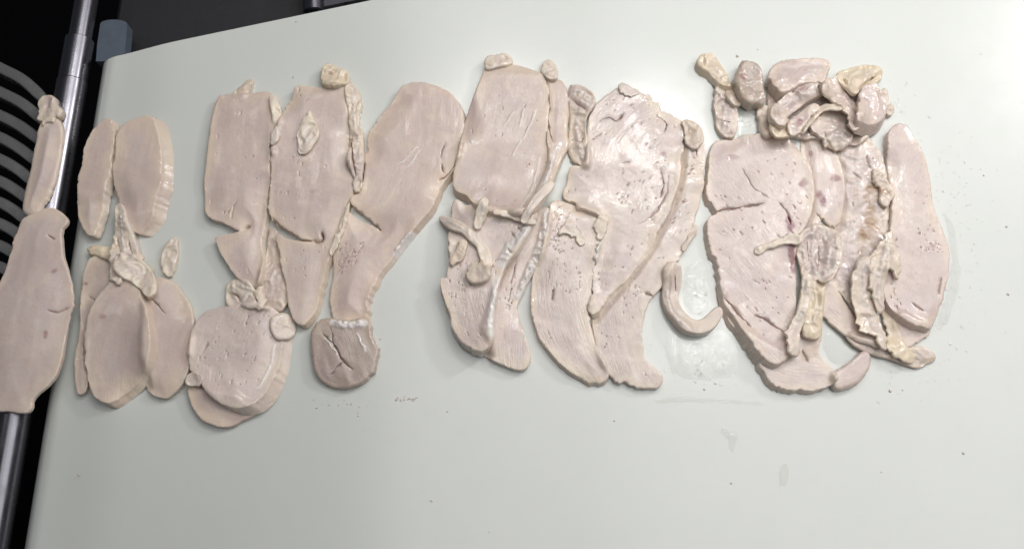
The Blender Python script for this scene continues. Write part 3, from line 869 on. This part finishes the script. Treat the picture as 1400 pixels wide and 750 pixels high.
streak_slice = slc('large upper slice at the left of the third group, with white streaks on its face',
    [(666,88),(676,83),(699,86),(718,91),(738,101),(748,118),(750,140),(748,160),(747,186),(752,210),(750,235),(742,256),(730,280),(715,291),(699,290),(671,286),(651,278),(637,265),(622,257),(623,233),(631,188),(640,156),(650,128),(658,108)],
    'dry', t=8, shear=(0,4), fa=75, rim=1.2, rimk=.6, pits=17,
    ridges=[([(690,172),(702,152)],.35,.35),([(711,172),(716,148)],.4,.4),([(716,190),(733,150)],.4,.4),([(700,215),(712,190)],.3,.3),([(738,215),(728,255),(712,285)],.4,.4),([(644,195),(646,194)],1.2,1)])
slc('folded strip of meat along the right edge of the white streaked slice',
    [(748,102),(762,107),(773,120),(778,143),(775,172),(776,196),(768,214),(757,240),(745,268),(730,288),(722,288),(732,262),(744,238),(750,215),(748,190),(750,160),(751,130)],
    'dry', t=7.5, r=2.45, fa=85, rim=1.6, cracks=[([(752,130),(750,160),(755,190)],.6,3)], ridges=[([(760,200),(750,240),(736,272)],1.2,1.4)])
scrap('fat_lump',None,[(666,92),(666,80),(676,76),(692,74),(699,84),(684,88)],'cream',t=4,r=1.65,parent=streak_slice)
scrap('fat_lump',None,[(741,98),(745,85),(752,83),(760,93),(761,106),(750,105)],'cream',t=4.8,r=1.65,parent=streak_slice)
scrap('skin_fold','wrinkled brown fold of skin wedged between the streaked slice and the wide glossy one',
    [(777,117),(795,116),(810,125),(813,139),(802,156),(800,175),(803,195),(805,228),(796,226),(781,213),(778,190),(781,160)],'tan',t=4,tilt=(10,6),r=2.2,fa=80,
    cracks=[([(780,132),(792,142),(800,148)],.7,4),([(782,190),(794,192),(798,186)],.6,3.5)],ridges=[([(783,122),(796,124),(806,134)],1.5,1.6),([(788,160),(790,190),(798,215)],1.6,1.6)])

# ---- fourth group
long_slice = slc('long slice under the right of the wide glossy one, curving to a tip',
    [(937,170),(942,165),(957,174),(962,196),(962,228),(959,266),(948,303),(938,335),(918,365),(904,390),(889,407),(879,433),(876,460),(878,488),(902,511),(904,520),(896,529),(870,527),(836,512),(818,480),(812,432),(830,408),(862,372),(889,334),(906,300),(918,272),(927,240),(930,206),(934,185)],
    'palewet', t=5.25, fa=65, bend=.55, hid=[(812,432),(830,408),(862,372),(889,334),(906,300),(918,272),(927,240),(930,206),(934,185)], rim=1.5, rimk=.6, jag=2.2, pits=55, cracks=[([(950,195),(953,215)],.4,2),([(882,400),(892,404)],.7,3)], blood=[(948,212,3,6,100,.45),(932,258,3,3,0,.5)])
pale_slice = slc('long pale slice with a small folded flap on top, below the wide glossy slice',
    [(752,281),(762,275),(790,282),(812,289),(822,300),(818,330),(812,360),(808,400),(806,440),(814,472),(829,498),(830,515),(815,521),(796,516),(765,494),(739,460),(728,420),(728,388),(738,352),(748,312)],
    'pale', t=6, shear=(0,3), fa=88, bend=.4, rim=2.2, pits=66, cracks=[([(757,395),(756,410)],.5,3)])
glossy_slice = slc('wide glossy slice with cracks near its top, uppermost in the fourth group',
    [(833,129),(846,120),(858,119),(872,126),(894,139),(910,152),(930,163),(935,183),(929,206),(929,241),(917,279),(904,308),(886,343),(860,376),(834,402),(813,428),(808,425),(810,395),(816,355),(824,310),(820,294),(800,284),(772,265),(777,245),(781,228),(797,226),(803,200),(806,165),(817,143)],
    'palewet', t=5, shear=(2,3), fa=60, jag=1.9, bend=.2, rim=2.0, rimk=.5, pits=66,
    cracks=[([(820,165),(832,160),(842,166),(852,156)],.55,3.5),([(899,158),(911,166),(908,180)],.55,3.5),([(810,190),(822,182)],.4,2),([(903,230),(907,250),(903,270)],.45,2),([(914,240),(912,262),(896,290),(874,306)],.4,1.6),([(852,222),(860,221)],.5,2.5)],
    blood=[(907,210,5,5,0,.45)], ridges=[([(822,296),(818,325),(813,360)],2.2,1.2)])
scrap('skin_edge',None,[(938,176),(934,164),(944,163),(957,172),(960,190),(950,200),(941,192)],'tan',t=4.8,r=1.38,brown=[(945,178,8,6,30,.4)],parent=long_slice)
scrap('meat_flap',None,[(764,319),(770,311),(776,302),(782,301),(788,311),(797,315),(797,330),(790,329),(786,321),(775,318)],'cream',t=3.2,r=1.1,fa=20,parent=pale_slice)
scrap('skin_strip','strip of skin curled like a hook on bare wet belt',
    ribbon([(921,362),(921,385),(918,405),(924,424),(940,442),(958,446),(973,438),(983,424)],[10,11,9,8,8,8,8,6]),'tan',cat='skin strip',jag=.7,crumple=0.12,t=10.4,r=2.2,fa=95,rim=1.5,
    ridges=[([(916,372),(912,400),(918,426),(940,449)],1.3,1.2)],cracks=[([(924,375),(926,395)],.6,3)])

scrap('meat_shred',None,[(846, 121), (850, 114), (858, 116), (866, 120), (874, 124), (868, 130), (856, 127)],'cream',parent=glossy_slice,t=1.6,r=.8,crumple=.5,jag=2.2,grow=.6)
scrap('meat_shred',None,[(818, 296), (828, 292), (834, 298), (830, 310), (824, 322), (818, 318), (816, 306)],'cream',parent=glossy_slice,t=1.6,r=.8,crumple=.5,jag=2.2,grow=.6)
scrap('meat_shred',None,[(946, 312), (952, 308), (952, 318), (944, 330), (936, 342), (932, 338), (940, 326)],'tan',parent=long_slice,t=1.6,r=.8,crumple=.5,jag=2.2,grow=.6)
# ---- fifth group
scrap('skin_strip','lowest flat strip of skin at the lower right end of the last group',
    [(1160,458),(1180,462),(1207,474),(1225,470),(1240,476),(1259,474),(1271,479),(1279,489),(1268,496),(1252,501),(1222,491),(1185,480),(1168,470)],'tan',cat='skin strip',crumple=0.6,t=2.4,tilt=(100,3),r=1.38,fa=-20)
slc('thin pale sheet sticking out between the round pink nub and the skin strips',
    [(1128,385),(1140,390),(1155,415),(1178,445),(1207,462),(1209,473),(1190,470),(1168,463),(1148,450),(1130,432),(1122,410)],'rosy',t=2.6,tilt=(60,4),fa=-40)
slc('rounded pink nub at the bottom tip of the last group',
    [(1140,511),(1150,504),(1166,493),(1182,480),(1190,487),(1187,504),(1173,523),(1153,530),(1143,529),(1139,520)],'rosy',t=6.75,r=2.8,fa=20)
slc('thin pink sheet showing under the right hand slice of the last group',
    [(1225,430),(1250,440),(1272,448),(1264,461),(1240,471),(1228,460)],'rosy',t=3.75,fa=20,brown=[(1255,452,12,4,15,.3)])
slc('brown stained sheet running from the tangled skin down to the folded skin strips',
    [(1147,192),(1164,192),(1183,188),(1197,200),(1210,225),(1216,260),(1214,300),(1208,340),(1205,380),(1200,420),(1190,445),(1172,430),(1155,405),(1135,385),(1125,360),(1128,322),(1146,304),(1149,272),(1148,240),(1142,210)],
    'palewet', t=4, crumple=0.6, jag=2, fa=80, hid=[(1147,192),(1142,210),(1148,240),(1149,272),(1146,304),(1128,322),(1125,360)], rim=2.0, pits=13, brown=[(1190,305,14,40,80,.95),(1195,262,12,20,70,.8),(1180,330,9,22,70,.45),(1170,270,5,20,100,.25)], cracks=[([(1166,236),(1178,244)],.4,1.5),([(1185,212),(1189,230)],.5,2)], blood=[(1155,207,3,2,0,.6),(1143,198,4,3,0,.4)])
slc('second sheet of the last group, with a dark red bruise low on its face',
    [(1098,192),(1108,183),(1117,182),(1130,190),(1144,209),(1153,237),(1154,272),(1149,298),(1142,310),(1132,303),(1124,296),(1112,318),(1100,320),(1096,312),(1105,290),(1106,258),(1103,228)],
    'rosy', t=4, fa=85, hid=[(1098,192),(1103,228),(1106,258),(1105,290),(1096,312)], rim=2.4, blood=[(1124,274,6,13,105,1.0),(1143,243,7,6,0,.6),(1110,208,3,6,90,.5)], cracks=[([(1117,291),(1125,301),(1135,312)],.9,4),([(1138,306),(1143,312),(1152,308)],.5,2)], brown=[(1142,311,9,4,0,.5)])
slc('bottom lobe of the last group, curving under the cracked slice to the pink nub',
    [(988,395),(994,415),(1010,432),(1040,455),(1070,470),(1086,440),(1104,430),(1119,440),(1122,460),(1118,480),(1130,497),(1144,512),(1144,519),(1126,529),(1100,533),(1073,529),(1051,514),(1037,492),(1025,470),(1006,447),(992,420)],
    'palewet', t=6, shear=(-3,3), fa=-25, hid=[(994,415),(1010,432),(1040,455),(1070,470),(1086,440)], rim=1.5, bend=-.3, brown=[(1106,478,12,26,70,.3)], cracks=[([(1098,478),(1104,494)],.5,2)])
big_slice = slc('big left slice of the last group, cracked across at a third of its height',
    [(982,191),(1003,189),(1020,186),(1040,184),(1062,182),(1078,189),(1094,208),(1107,230),(1112,261),(1109,290),(1101,307),(1094,318),(1087,345),(1086,370),(1087,410),(1086,438),(1076,452),(1080,480),(1066,495),(1052,492),(1040,478),(1021,455),(1005,432),(991,413),(988,395),(981,360),(972,335),(968,312),(970,299),(981,293),(980,286),(969,266),(970,225),(973,205)],
    'rosy', t=5.5, shear=(-3,4), fa=-55, rim=2.4, pits=55, cracks=[([(976,290),(995,285),(1020,282),(1044,277)],.6,4),([(1066,277),(1076,290),(1082,305)],.5,2),([(992,408),(1010,428),(1026,446)],.7,4),([(1032,430),(1050,438),(1072,454)],.7,4),([(1015,230),(1030,255),(1050,270)],.35,1)],
    blood=[(1080,306,6,17,95,.95),(1083,350,5,26,92,1.0),(1098,249,6,7,80,.65),(1003,214,9,4,0,.4)])
slc('smooth pink slice with a pointed top, rightmost of all the slices',
    [(1216,184),(1227,171),(1241,175),(1255,198),(1266,224),(1277,285),(1289,318),(1297,347),(1293,386),(1284,419),(1274,446),(1258,444),(1243,438),(1218,419),(1208,390),(1210,355),(1219,310),(1222,280),(1218,232)],
    'rosy', t=6.75, shear=(-1,3), fa=75, bend=.3, rim=.8, rimk=.4, pits=50, pitbox=(1215,260,1290,440), cracks=[([(1247,413),(1263,424)],.4,2),([(1288,378),(1284,402)],.4,2)], blood=[(1276,337,5,4,0,.5),(1228,338,3,2,0,.5)])
scrap('skin_strip','yellowish strip of skin slanting out from under the rightmost pink slice',
    [(1208,424),(1215,415),(1226,428),(1231,453),(1241,474),(1250,490),(1241,493),(1227,485),(1215,475),(1214,453)],'yellow',cat='skin strip',crumple=0.6,t=2.6,tilt=(200,3),r=1.38,fa=-65)
scrap('skin_strip','folded translucent strip of skin along the left edge of the pink right hand slice',
    [(1196,345),(1208,330),(1218,312),(1221,330),(1226,342),(1230,363),(1228,381),(1219,366),(1211,374),(1208,397),(1209,419),(1204,426),(1196,408),(1191,385),(1191,358)],'tan',cat='skin strip',crumple=0.6,t=2.6,tilt=(180,6),r=1.65,fa=75,ridges=[([(1214,322),(1208,350),(1203,385),(1205,415)],1.3,1.5)])
scrap('skin_strip','broad glossy strip of skin hanging down left of the folded translucent strip',
    [(1196,346),(1189,368),(1192,397),(1199,431),(1209,456),(1212,477),(1205,470),(1197,458),(1180,449),(1172,424),(1165,397),(1165,372),(1176,357),(1186,349)],'tan',cat='skin strip',crumple=0.6,t=3,tilt=(185,5),r=1.65,fa=100,ridges=[([(1188,355),(1182,385),(1190,425),(1206,462)],1.5,1.5)])
scrap('membrane','crumpled grey membrane in the middle of the last group, below the bruised sheet',
    [(1092,320),(1104,312),(1118,305),(1132,312),(1146,318),(1150,338),(1148,362),(1138,378),(1128,385),(1118,380),(1108,388),(1100,380),(1094,360),(1090,340)],'mauve',t=2.6,tilt=(-80,6),r=1.65,fa=75,relief=.9,
    ridges=[([(1100,322),(1098,345),(1106,372)],1.2,2),([(1112,318),(1110,350),(1116,378)],1.0,1.6),([(1126,318),(1132,345),(1126,378)],1.2,2),([(1142,322),(1144,350),(1136,374)],1.0,1.5)],cracks=[([(1104,330),(1106,356)],.8,3),([(1120,335),(1119,365)],.8,2.5)])
scrap('skin_fold','tan folded piece of skin below the grey membrane, beside the white ribbon',
    [(1106,388),(1116,384),(1126,384),(1127,410),(1125,432),(1122,458),(1110,462),(1100,456),(1102,425)],'yellow',t=4.8,r=1.65,fa=95,ridges=[([(1112,392),(1114,440)],1.4,1.4)])
scrap('sinew_strip','white ribbon of sinew hanging over the lower half of the big left slice',
    ribbon([(1104,378),(1102,405),(1096,430),(1088,448),(1084,465),(1086,480)],[5,6,6,7,8,6]),'cream',cat='sinew strip',t=3,tilt=(170,4),r=1.65,fa=100,ridges=[([(1104,384),(1100,415),(1092,442)],1.0,1.2)])
scrap('sinew_strip','short curled tendon lying across the red streak on the big left slice',
    ribbon([(1037,343),(1046,337),(1058,333),(1072,328),(1084,327),(1092,328)],[4,3.2,3,3.2,4.5,4]),'cream',cat='sinew strip',t=2.8,r=1.1,fa=10)

scrap('meat_scrap','small ragged scrap on the brown stained sheet, touching the rightmost pink slice',
    [(1196,232),(1206,236),(1216,250),(1219,268),(1214,282),(1204,274),(1206,258),(1198,246)],'tan',t=3,brown=[(1208,262,8,6,0,.6)],jag=1.8)
# ---- trimmings above the fifth group
scrap('meat_strip','knotted vertical strip joining the yellow fat finger to the cracked big slice',
    [(980,118),(989,121),(1001,136),(1007,150),(1008,166),(1003,184),(990,183),(981,168),(979,140)],'mauve',cat='meat strip',t=5.6,r=1.93,fa=95,
    ridges=[([(984,125),(992,150),(988,178)],1.6,1.6),([(992,168),(1000,176),(1002,184)],1.4,1.8)],cracks=[([(990,165),(998,166)],.8,3)])
scrap('skin_scrap','thin brown scrap linking the vertical strip with the grey oval lump',
    [(995,118),(1003,117),(1010,128),(1015,138),(1008,143),(1000,136),(994,126)],'tan',crumple=0.35,t=4,r=1.38)
scrap('fat_finger','yellow finger shaped piece of fat at the upper left of the last group',
    [(955,84),(960,76),(973,72),(982,80),(989,92),(998,110),(998,117),(986,112),(971,99),(957,91)],'yellow',t=6.4,r=2.2,fa=-50,shear=(-2,3),ridges=[([(966,78),(978,90),(990,108)],1.2,.8)])
scrap('meat_lump','grey oval lump with a dark purple top, above the last group',
    [(1006,104),(1012,90),(1023,84),(1036,88),(1042,101),(1043,119),(1047,133),(1038,143),(1026,141),(1014,129),(1008,114)],'grey',t=10.4,r=4.4,fa=100,blood=[(1016,103,8,6,40,.45)],ridges=[([(1010,112),(1024,116),(1040,110)],.8,.8),([(1036,138),(1042,132)],1.6,1.4)])
scrap('meat_strip','short brown strip below the grey oval lump, touching the big left slice',
    [(1038,147),(1048,146),(1055,158),(1059,170),(1058,182),(1046,184),(1039,166)],'tan',cat='meat strip',t=4.8,r=1.65,fa=100)
scrap('membrane','flat grey base of membrane under the whole tangle of skin',
    [(1056,120),(1075,112),(1110,108),(1140,112),(1165,118),(1185,118),(1195,150),(1190,172),(1184,190),(1160,196),(1130,190),(1100,188),(1075,184),(1058,176),(1052,150)],'mauve',t=3.5,r=2,fa=30,relief=.9)
scrap('membrane','translucent flap hanging from the left arm of the arched membrane',
    [(1058,158),(1074,160),(1084,166),(1088,180),(1070,186),(1060,184),(1054,172)],'yellow',t=3,tilt=(-60,7),fa=60)
scrap('meat_scrap','rounded scrap inside the hollow of the tangled skin above the last group',
    [(1110,172),(1118,158),(1134,150),(1154,151),(1163,162),(1167,178),(1162,194),(1150,203),(1134,196),(1120,186)],'mauve',t=4.5,r=2.2,fa=40,relief=.7,ridges=[([(1130,192),(1145,184),(1160,190)],1.6,1.5)],cracks=[([(1129,180),(1138,200)],.6,4)])
scrap('meat_lump','broad pink piece topping the tangle of skin above the last group',
    [(1052,106),(1055,95),(1064,86),(1078,81),(1107,80),(1127,82),(1135,88),(1132,102),(1124,110),(1100,112),(1080,122),(1066,124),(1059,113)],'rosy',crumple=0.35,t=10.4,r=1.65,fa=5,shear=(0,4),brown=[(1058,115,8,7,0,.35),(1068,120,9,5,0,.35)],rim=1.5,ridges=[([(1098,100),(1110,95),(1124,96)],1.5,.7)])
scrap('fat_lump','tan rounded piece of fat at the upper right of the tangle',
    [(1145,104),(1157,95),(1179,90),(1195,90),(1206,97),(1199,112),(1180,118),(1170,126),(1160,117)],'yellow',t=5,tilt=(-100,5),r=2.75,fa=15,ridges=[([(1152,102),(1172,98),(1196,98)],1.2,1)],cracks=[([(1176,118),(1190,108),(1200,102)],.7,4),([(1154,108),(1158,114)],1.2,4)])
scrap('membrane','left arm of the arched membrane in the tangle, drooping to a blunt end',
    [(1058,142),(1072,132),(1084,127),(1098,112),(1118,110),(1127,116),(1124,127),(1104,136),(1088,147),(1078,156),(1074,168),(1064,166),(1056,156)],'mauve',t=9,crumple=.8,r=1.93,fa=30,blood=[(1098,121,9,4,25,.5)],brown=[(1062,155,8,8,0,.25)],ridges=[([(1062,150),(1086,136),(1110,120)],1.2,1.2)],cracks=[([(1120,116),(1122,126)],.8,4)])
scrap('membrane','right arm of the arched glossy membrane in the tangle, running down to the right',
    [(1126,112),(1145,107),(1157,119),(1169,137),(1175,157),(1172,174),(1164,170),(1159,155),(1146,142),(1134,132),(1125,125)],'mauve',t=3,tilt=(220,8),crumple=.8,r=1.93,fa=-50,ridges=[([(1134,116),(1150,130),(1164,152)],1.2,1.2)])
scrap('membrane','thin pale web of skin stretched across the hollow of the tangle',
    ribbon([(1096,178),(1104,166),(1112,156),(1122,149),(1134,146),(1150,146)],[4,4,6,4,3,2.5]),'cream',t=2.2,tilt=(-45,6),r=1.38,fa=45)
scrap('membrane','purple red scrap at the left inside the hollow of the tangle',
    [(1080,168),(1092,158),(1104,148),(1112,142),(1120,146),(1108,158),(1100,170),(1092,180),(1082,182)],'mauve',t=4,r=1.38,fa=50,blood=[(1092,170,4,10,50,.55)])
scrap('meat_lump','pink oval piece with a notch on top, at the right end of the tangle',
    [(1173,150),(1175,137),(1180,121),(1190,115),(1198,116),(1203,127),(1210,122),(1214,136),(1212,151),(1204,164),(1190,170),(1178,166),(1172,158)],'rosy',crumple=0.35,t=9.6,r=1.38,fa=60,shear=(1,8),rim=1.3)
scrap('fat_lump','tiny nub of fat right of the pink notched piece',
    [(1214,146),(1219,143),(1222,150),(1218,157),(1213,154)],'tan',t=4,r=1.38)

# ---- tendons across the third group
scrap('tendon','long white tendon slanting across the lower slice, frayed at its upper end',
    ribbon([(603,298),(612,303),(622,307),(634,313),(645,322),(655,332),(662,345),(667,362)],[2,4.5,5.5,4,5.5,4.5,6.5,5]),'cream',cat='tendon',crumple=0.4,jag=1.2,t=4,r=1.32,fa=-40,ridges=[([(608,301),(634,314),(656,336)],.9,.9)])
scrap('tendon','short upright tendon crossing above the slanting one on the third group',
    ribbon([(662,274),(659,284),(656,296),(652,308)],[5,6,4.5,3]),'cream',cat='tendon',crumple=0.4,jag=1.2,t=4,r=1.32,fa=75,ridges=[([(662,276),(656,300)],.9,.9)])
scrap('tendon','yellowish tendon scrap below the frayed end of the slanting tendon',
    ribbon([(634,330),(629,342),(624,352),(617,358)],[4,6,6,4]),'yellow',cat='tendon',t=3.6,r=1.32,fa=60)
scrap('meat_lump','grey round lump at the lower end of the slanting tendon',
    [(640,368),(648,360),(660,356),(668,362),(669,376),(660,384),(646,384),(639,378)],'tan',crumple=0.35,t=4.8,r=1.93,fa=10)
scrap('tendon','thin straight tendon lying along the break in the third group',
    ribbon([(676,289),(692,292),(708,297),(722,301),(731,304)],[1.6,2.6,3.2,3,1.6]),'cream',cat='tendon',crumple=0.2,jag=1.0,t=2.4,r=0.825,fa=-12)
scrap('tendon','forked tendon climbing the right end of the break in the third group',
    ribbon([(716,300),(722,288),(730,276),(742,262),(754,250)],[3,3.5,4,5,4]),'cream',cat='tendon',crumple=0.4,jag=1.4,t=3.2,r=1.1,fa=50,ridges=[([(720,292),(738,268)],.8,1)])

# ---- slice coming off the comb, not yet on the belt
slc('large plain slice hanging over the steel roller at the far left',
    [(45,293),(62,285),(75,286),(90,300),(83,313),(84,344),(90,369),(96,396),(97,414),(91,432),(87,461),(83,486),(75,511),(64,525),(49,538),(42,547),(41,557),(33,563),(10,560),(-12,556),(-22,500),(-16,430),(-4,395),(8,370),(20,332),(30,302)],
    'smooth', t=3.75, base=0.0065, fa=85, rim=1.0, rimk=.5, jag=1.0, blood=[(74,371,4,3,30,.5),(63,457,2,6,100,.5)], cracks=[([(66,321),(74,327)],.5,2),([(66,424),(78,426),(92,420)],.4,2)], dome=1.5)
slc('narrow upper slice standing on the ends of the comb fingers, above the large plain one',
    [(57,168),(68,164),(78,163),(83,175),(79,212),(73,244),(64,268),(52,288),(44,294),(30,286),(32,262),(41,227),(47,195)],
    'smooth', t=4.5, r=2.1, base=0.0065, fa=75, rim=1.2, dome=2)
scrap('meat_lump','small greyish knob of meat at the upper end of the narrow slice over the comb',
    [(53,150),(56,136),(64,131),(74,135),(81,150),(80,162),(68,166),(57,170),(50,160)],'tan',t=6.4,r=2.75,base=0.0065)

# ---- juice, crumbs and small marks on the belt
def blobs(name, spots, mat, seed, label, cat, kind='stuff', flat=0.35):
    """many tiny drops or crumbs, one mesh"""
    rg = random.Random(seed)
    V = []; Fc = []
    for (px, py, r, z) in spots:
        q = P(px, py); n = 9
        ph = rg.uniform(0, 6.28); el = rg.uniform(0.6, 1.0)
        o = len(V)
        rr = [rg.uniform(0.75, 1.2) for _ in range(n)]
        rings = [(1.0, 0.0), (0.93, 0.35), (0.7, 0.72), (0.36, 0.95)]
        for s, hh in rings:
            for k in range(n):
                t = 2 * math.pi * k / n
                x = math.cos(t) * r * rr[k] * s; y = math.sin(t) * r * rr[k] * el * s
                V.append((q[0] + x * math.cos(ph) - y * math.sin(ph), q[1] + x * math.sin(ph) + y * math.cos(ph), z + 0.0002 + hh * r * flat))
        V.append((q[0], q[1], z + 0.0002 + r * flat)); c = len(V) - 1
        for i in range(len(rings) - 1):
            for k in range(n):
                k2 = (k + 1) % n
                Fc.append((o + i * n + k, o + i * n + k2, o + (i + 1) * n + k2, o + (i + 1) * n + k))
        b = o + (len(rings) - 1) * n
        for k in range(n): Fc.append((b + k, b + (k + 1) % n, c))
        Fc.append(tuple(o + k for k in range(n))[::-1])
    ob = link(name, V, Fc, M[mat], smooth_angle=80)
    tag(ob, label, cat, kind=kind)
    return ob
def onbelt(px, py):
    q = P(px, py); ix = int((q[0] - GX0) / RES); iy = int((q[1] - GY0) / RES)
    return 0 <= ix < GNX and 0 <= iy < GNY and H[iy, ix] < 0.0005
rg = random.Random(5); sp = []
regions = [(1290,380,60,110,170),(1290,250,45,60,60),(955,395,22,28,60),(950,420,50,60,60),(935,500,60,40,80),(985,510,40,30,40),(1020,165,16,24,50),(1050,120,12,30,30),
           (1225,160,25,35,60),(1195,470,40,30,24),(1240,520,60,30,24),(1320,320,60,140,50),(1250,495,50,16,30),(975,360,14,40,24),(1225,110,25,30,16),(1160,490,20,20,14),(820,100,60,20,8)]
for cx, cy, sx, sy, n in regions:
    for _ in range(n):
        x, y = rg.gauss(cx, sx * .55), rg.gauss(cy, sy * .55)
        if onbelt(x, y): sp.append((x, y, rg.uniform(0.0002, 0.0008) * (1.6 if rg.random() < .08 else 1), 0.0))
blobs('juice_drops', sp, 'water', 4, 'tiny clear drops of meat juice scattered on the belt round the last group', 'juice drops', flat=0.22)

def puddle(label, pts, h=0.0003, seed=0):
    c = smooth(pts, 3)
    ar = np.arange(len(c)) * 3.0
    c = c + (np.stack([vn(ar / 9, ar * 0, seed), vn(ar / 9, ar * 0 + 8, seed)], -1)) * 2.2
    poly = P(c[:, 0], c[:, 1]); lo = poly.min(0); hi = poly.max(0)
    gx, gy = np.meshgrid(np.arange(lo[0], hi[0], 0.0015), np.arange(lo[1], hi[1], 0.0015))
    g = np.stack([gx.ravel(), gy.ravel()], -1); g = g[inside(g, poly)]; g = g[segdist(g, poly)[0] > 0.0008]
    n0 = len(poly)
    out = delaunay_2d_cdt([Vector(p) for p in np.vstack([poly, g])], [(i, (i + 1) % n0) for i in range(n0)], [], 1, 1e-7)
    tv = np.array([(v.x, v.y) for v in out[0]]); d, _ = segdist(tv, poly)
    z = 0.00012 + h * sst(0, 0.006, d) * (1 + 0.8 * vn(tv[:, 0] / 0.004, tv[:, 1] / 0.004, seed) + 0.4 * vn(tv[:, 0] / 0.0018, tv[:, 1] / 0.0018, seed + 2))
    fc = []
    for f in out[2]:
        a, b, c_ = [tv[i] for i in f]
        fc.append(tuple(f) if (b[0]-a[0])*(c_[1]-a[1])-(b[1]-a[1])*(c_[0]-a[0]) > 0 else tuple(f)[::-1])
    o = link('juice_puddle', np.column_stack([tv, z]), fc, M['water'], smooth_angle=80)
    tag(o, label, 'puddle', 'puddles of meat juice on the belt', 'thing')
puddle('wet film of juice inside the bend of the hooked skin strip', [(936,372),(958,352),(966,380),(972,410),(966,432),(948,434),(938,420),(934,398)], seed=1)
puddle('wet film of juice on the belt below the hooked skin strip', [(915,450),(945,462),(985,450),(1004,470),(1010,500),(995,515),(960,520),(925,512),(912,490)], seed=2)
puddle('wet film of juice between the vertical strip and the grey oval lump', [(1010,150),(1026,148),(1036,160),(1038,182),(1020,186),(1008,184)], seed=3)
puddle('wet film of juice along the right edge of the pink rightmost slice', [(1290,290),(1305,310),(1312,350),(1312,390),(1300,430),(1286,452),(1284,430),(1296,392),(1301,350)], seed=4)
puddle('thin line of juice along the belt below the gap between the last two groups', [(895,545),(930,541),(985,545),(1045,549),(1046,553),(985,551),(930,549),(897,549)], h=0.0004, seed=5)
puddle('small upright drip of juice right of the middle of the lower belt', [(1068,636),(1076,634),(1079,650),(1075,664),(1068,662),(1066,648)], h=0.0005, seed=6)
puddle('little irregular splash of juice above the upright drip, nearer the thin line', [(988,584),(1000,590),(1012,592),(1007,604),(1003,616),(998,612),(996,600),(986,592)], h=0.0005, seed=7)
puddle('wet film of juice inside the hollow above the pink nub', [(1128,450),(1150,462),(1172,478),(1160,492),(1144,500),(1130,488),(1126,468)], h=0.0003, seed=8)

crumbs = [(1008,77,.0012),(1036,68,.0006),(1217,534,.0011),(1234,533,.0006),(1317,619,.0009),(1000,660,.0008),(963,532,.0008),(401,106,.0009),(405,30,.0008),(612,562,.0007),(590,684,.0008),(490,568,.0007),(480,552,.0006),(840,575,.0006),(1376,310,.0008),(1378,402,.0009),(1345,240,.0006),(1205,645,.0005),(108,648,.0008),(170,520,.0007),(520,463,.0007)]
for k in range(16): crumbs.append((538 + rg.uniform(0, 34), 545 + rg.gauss(0, 1.8), rg.uniform(.0004, .0008)))
for k in range(14): crumbs.append((rg.uniform(400, 560), rg.gauss(553, 5), rg.uniform(.0003, .0006)))
for k in range(24): crumbs.append((rg.uniform(200, 1390), rg.uniform(90, 740), rg.uniform(.00015, .0004)))
blobs('crumbs', [(x, y, r, 0.0) for x, y, r in crumbs if onbelt(x, y)], 'mauve', 8, 'tiny crumbs of meat scattered over the bare belt', 'crumbs', flat=0.5)
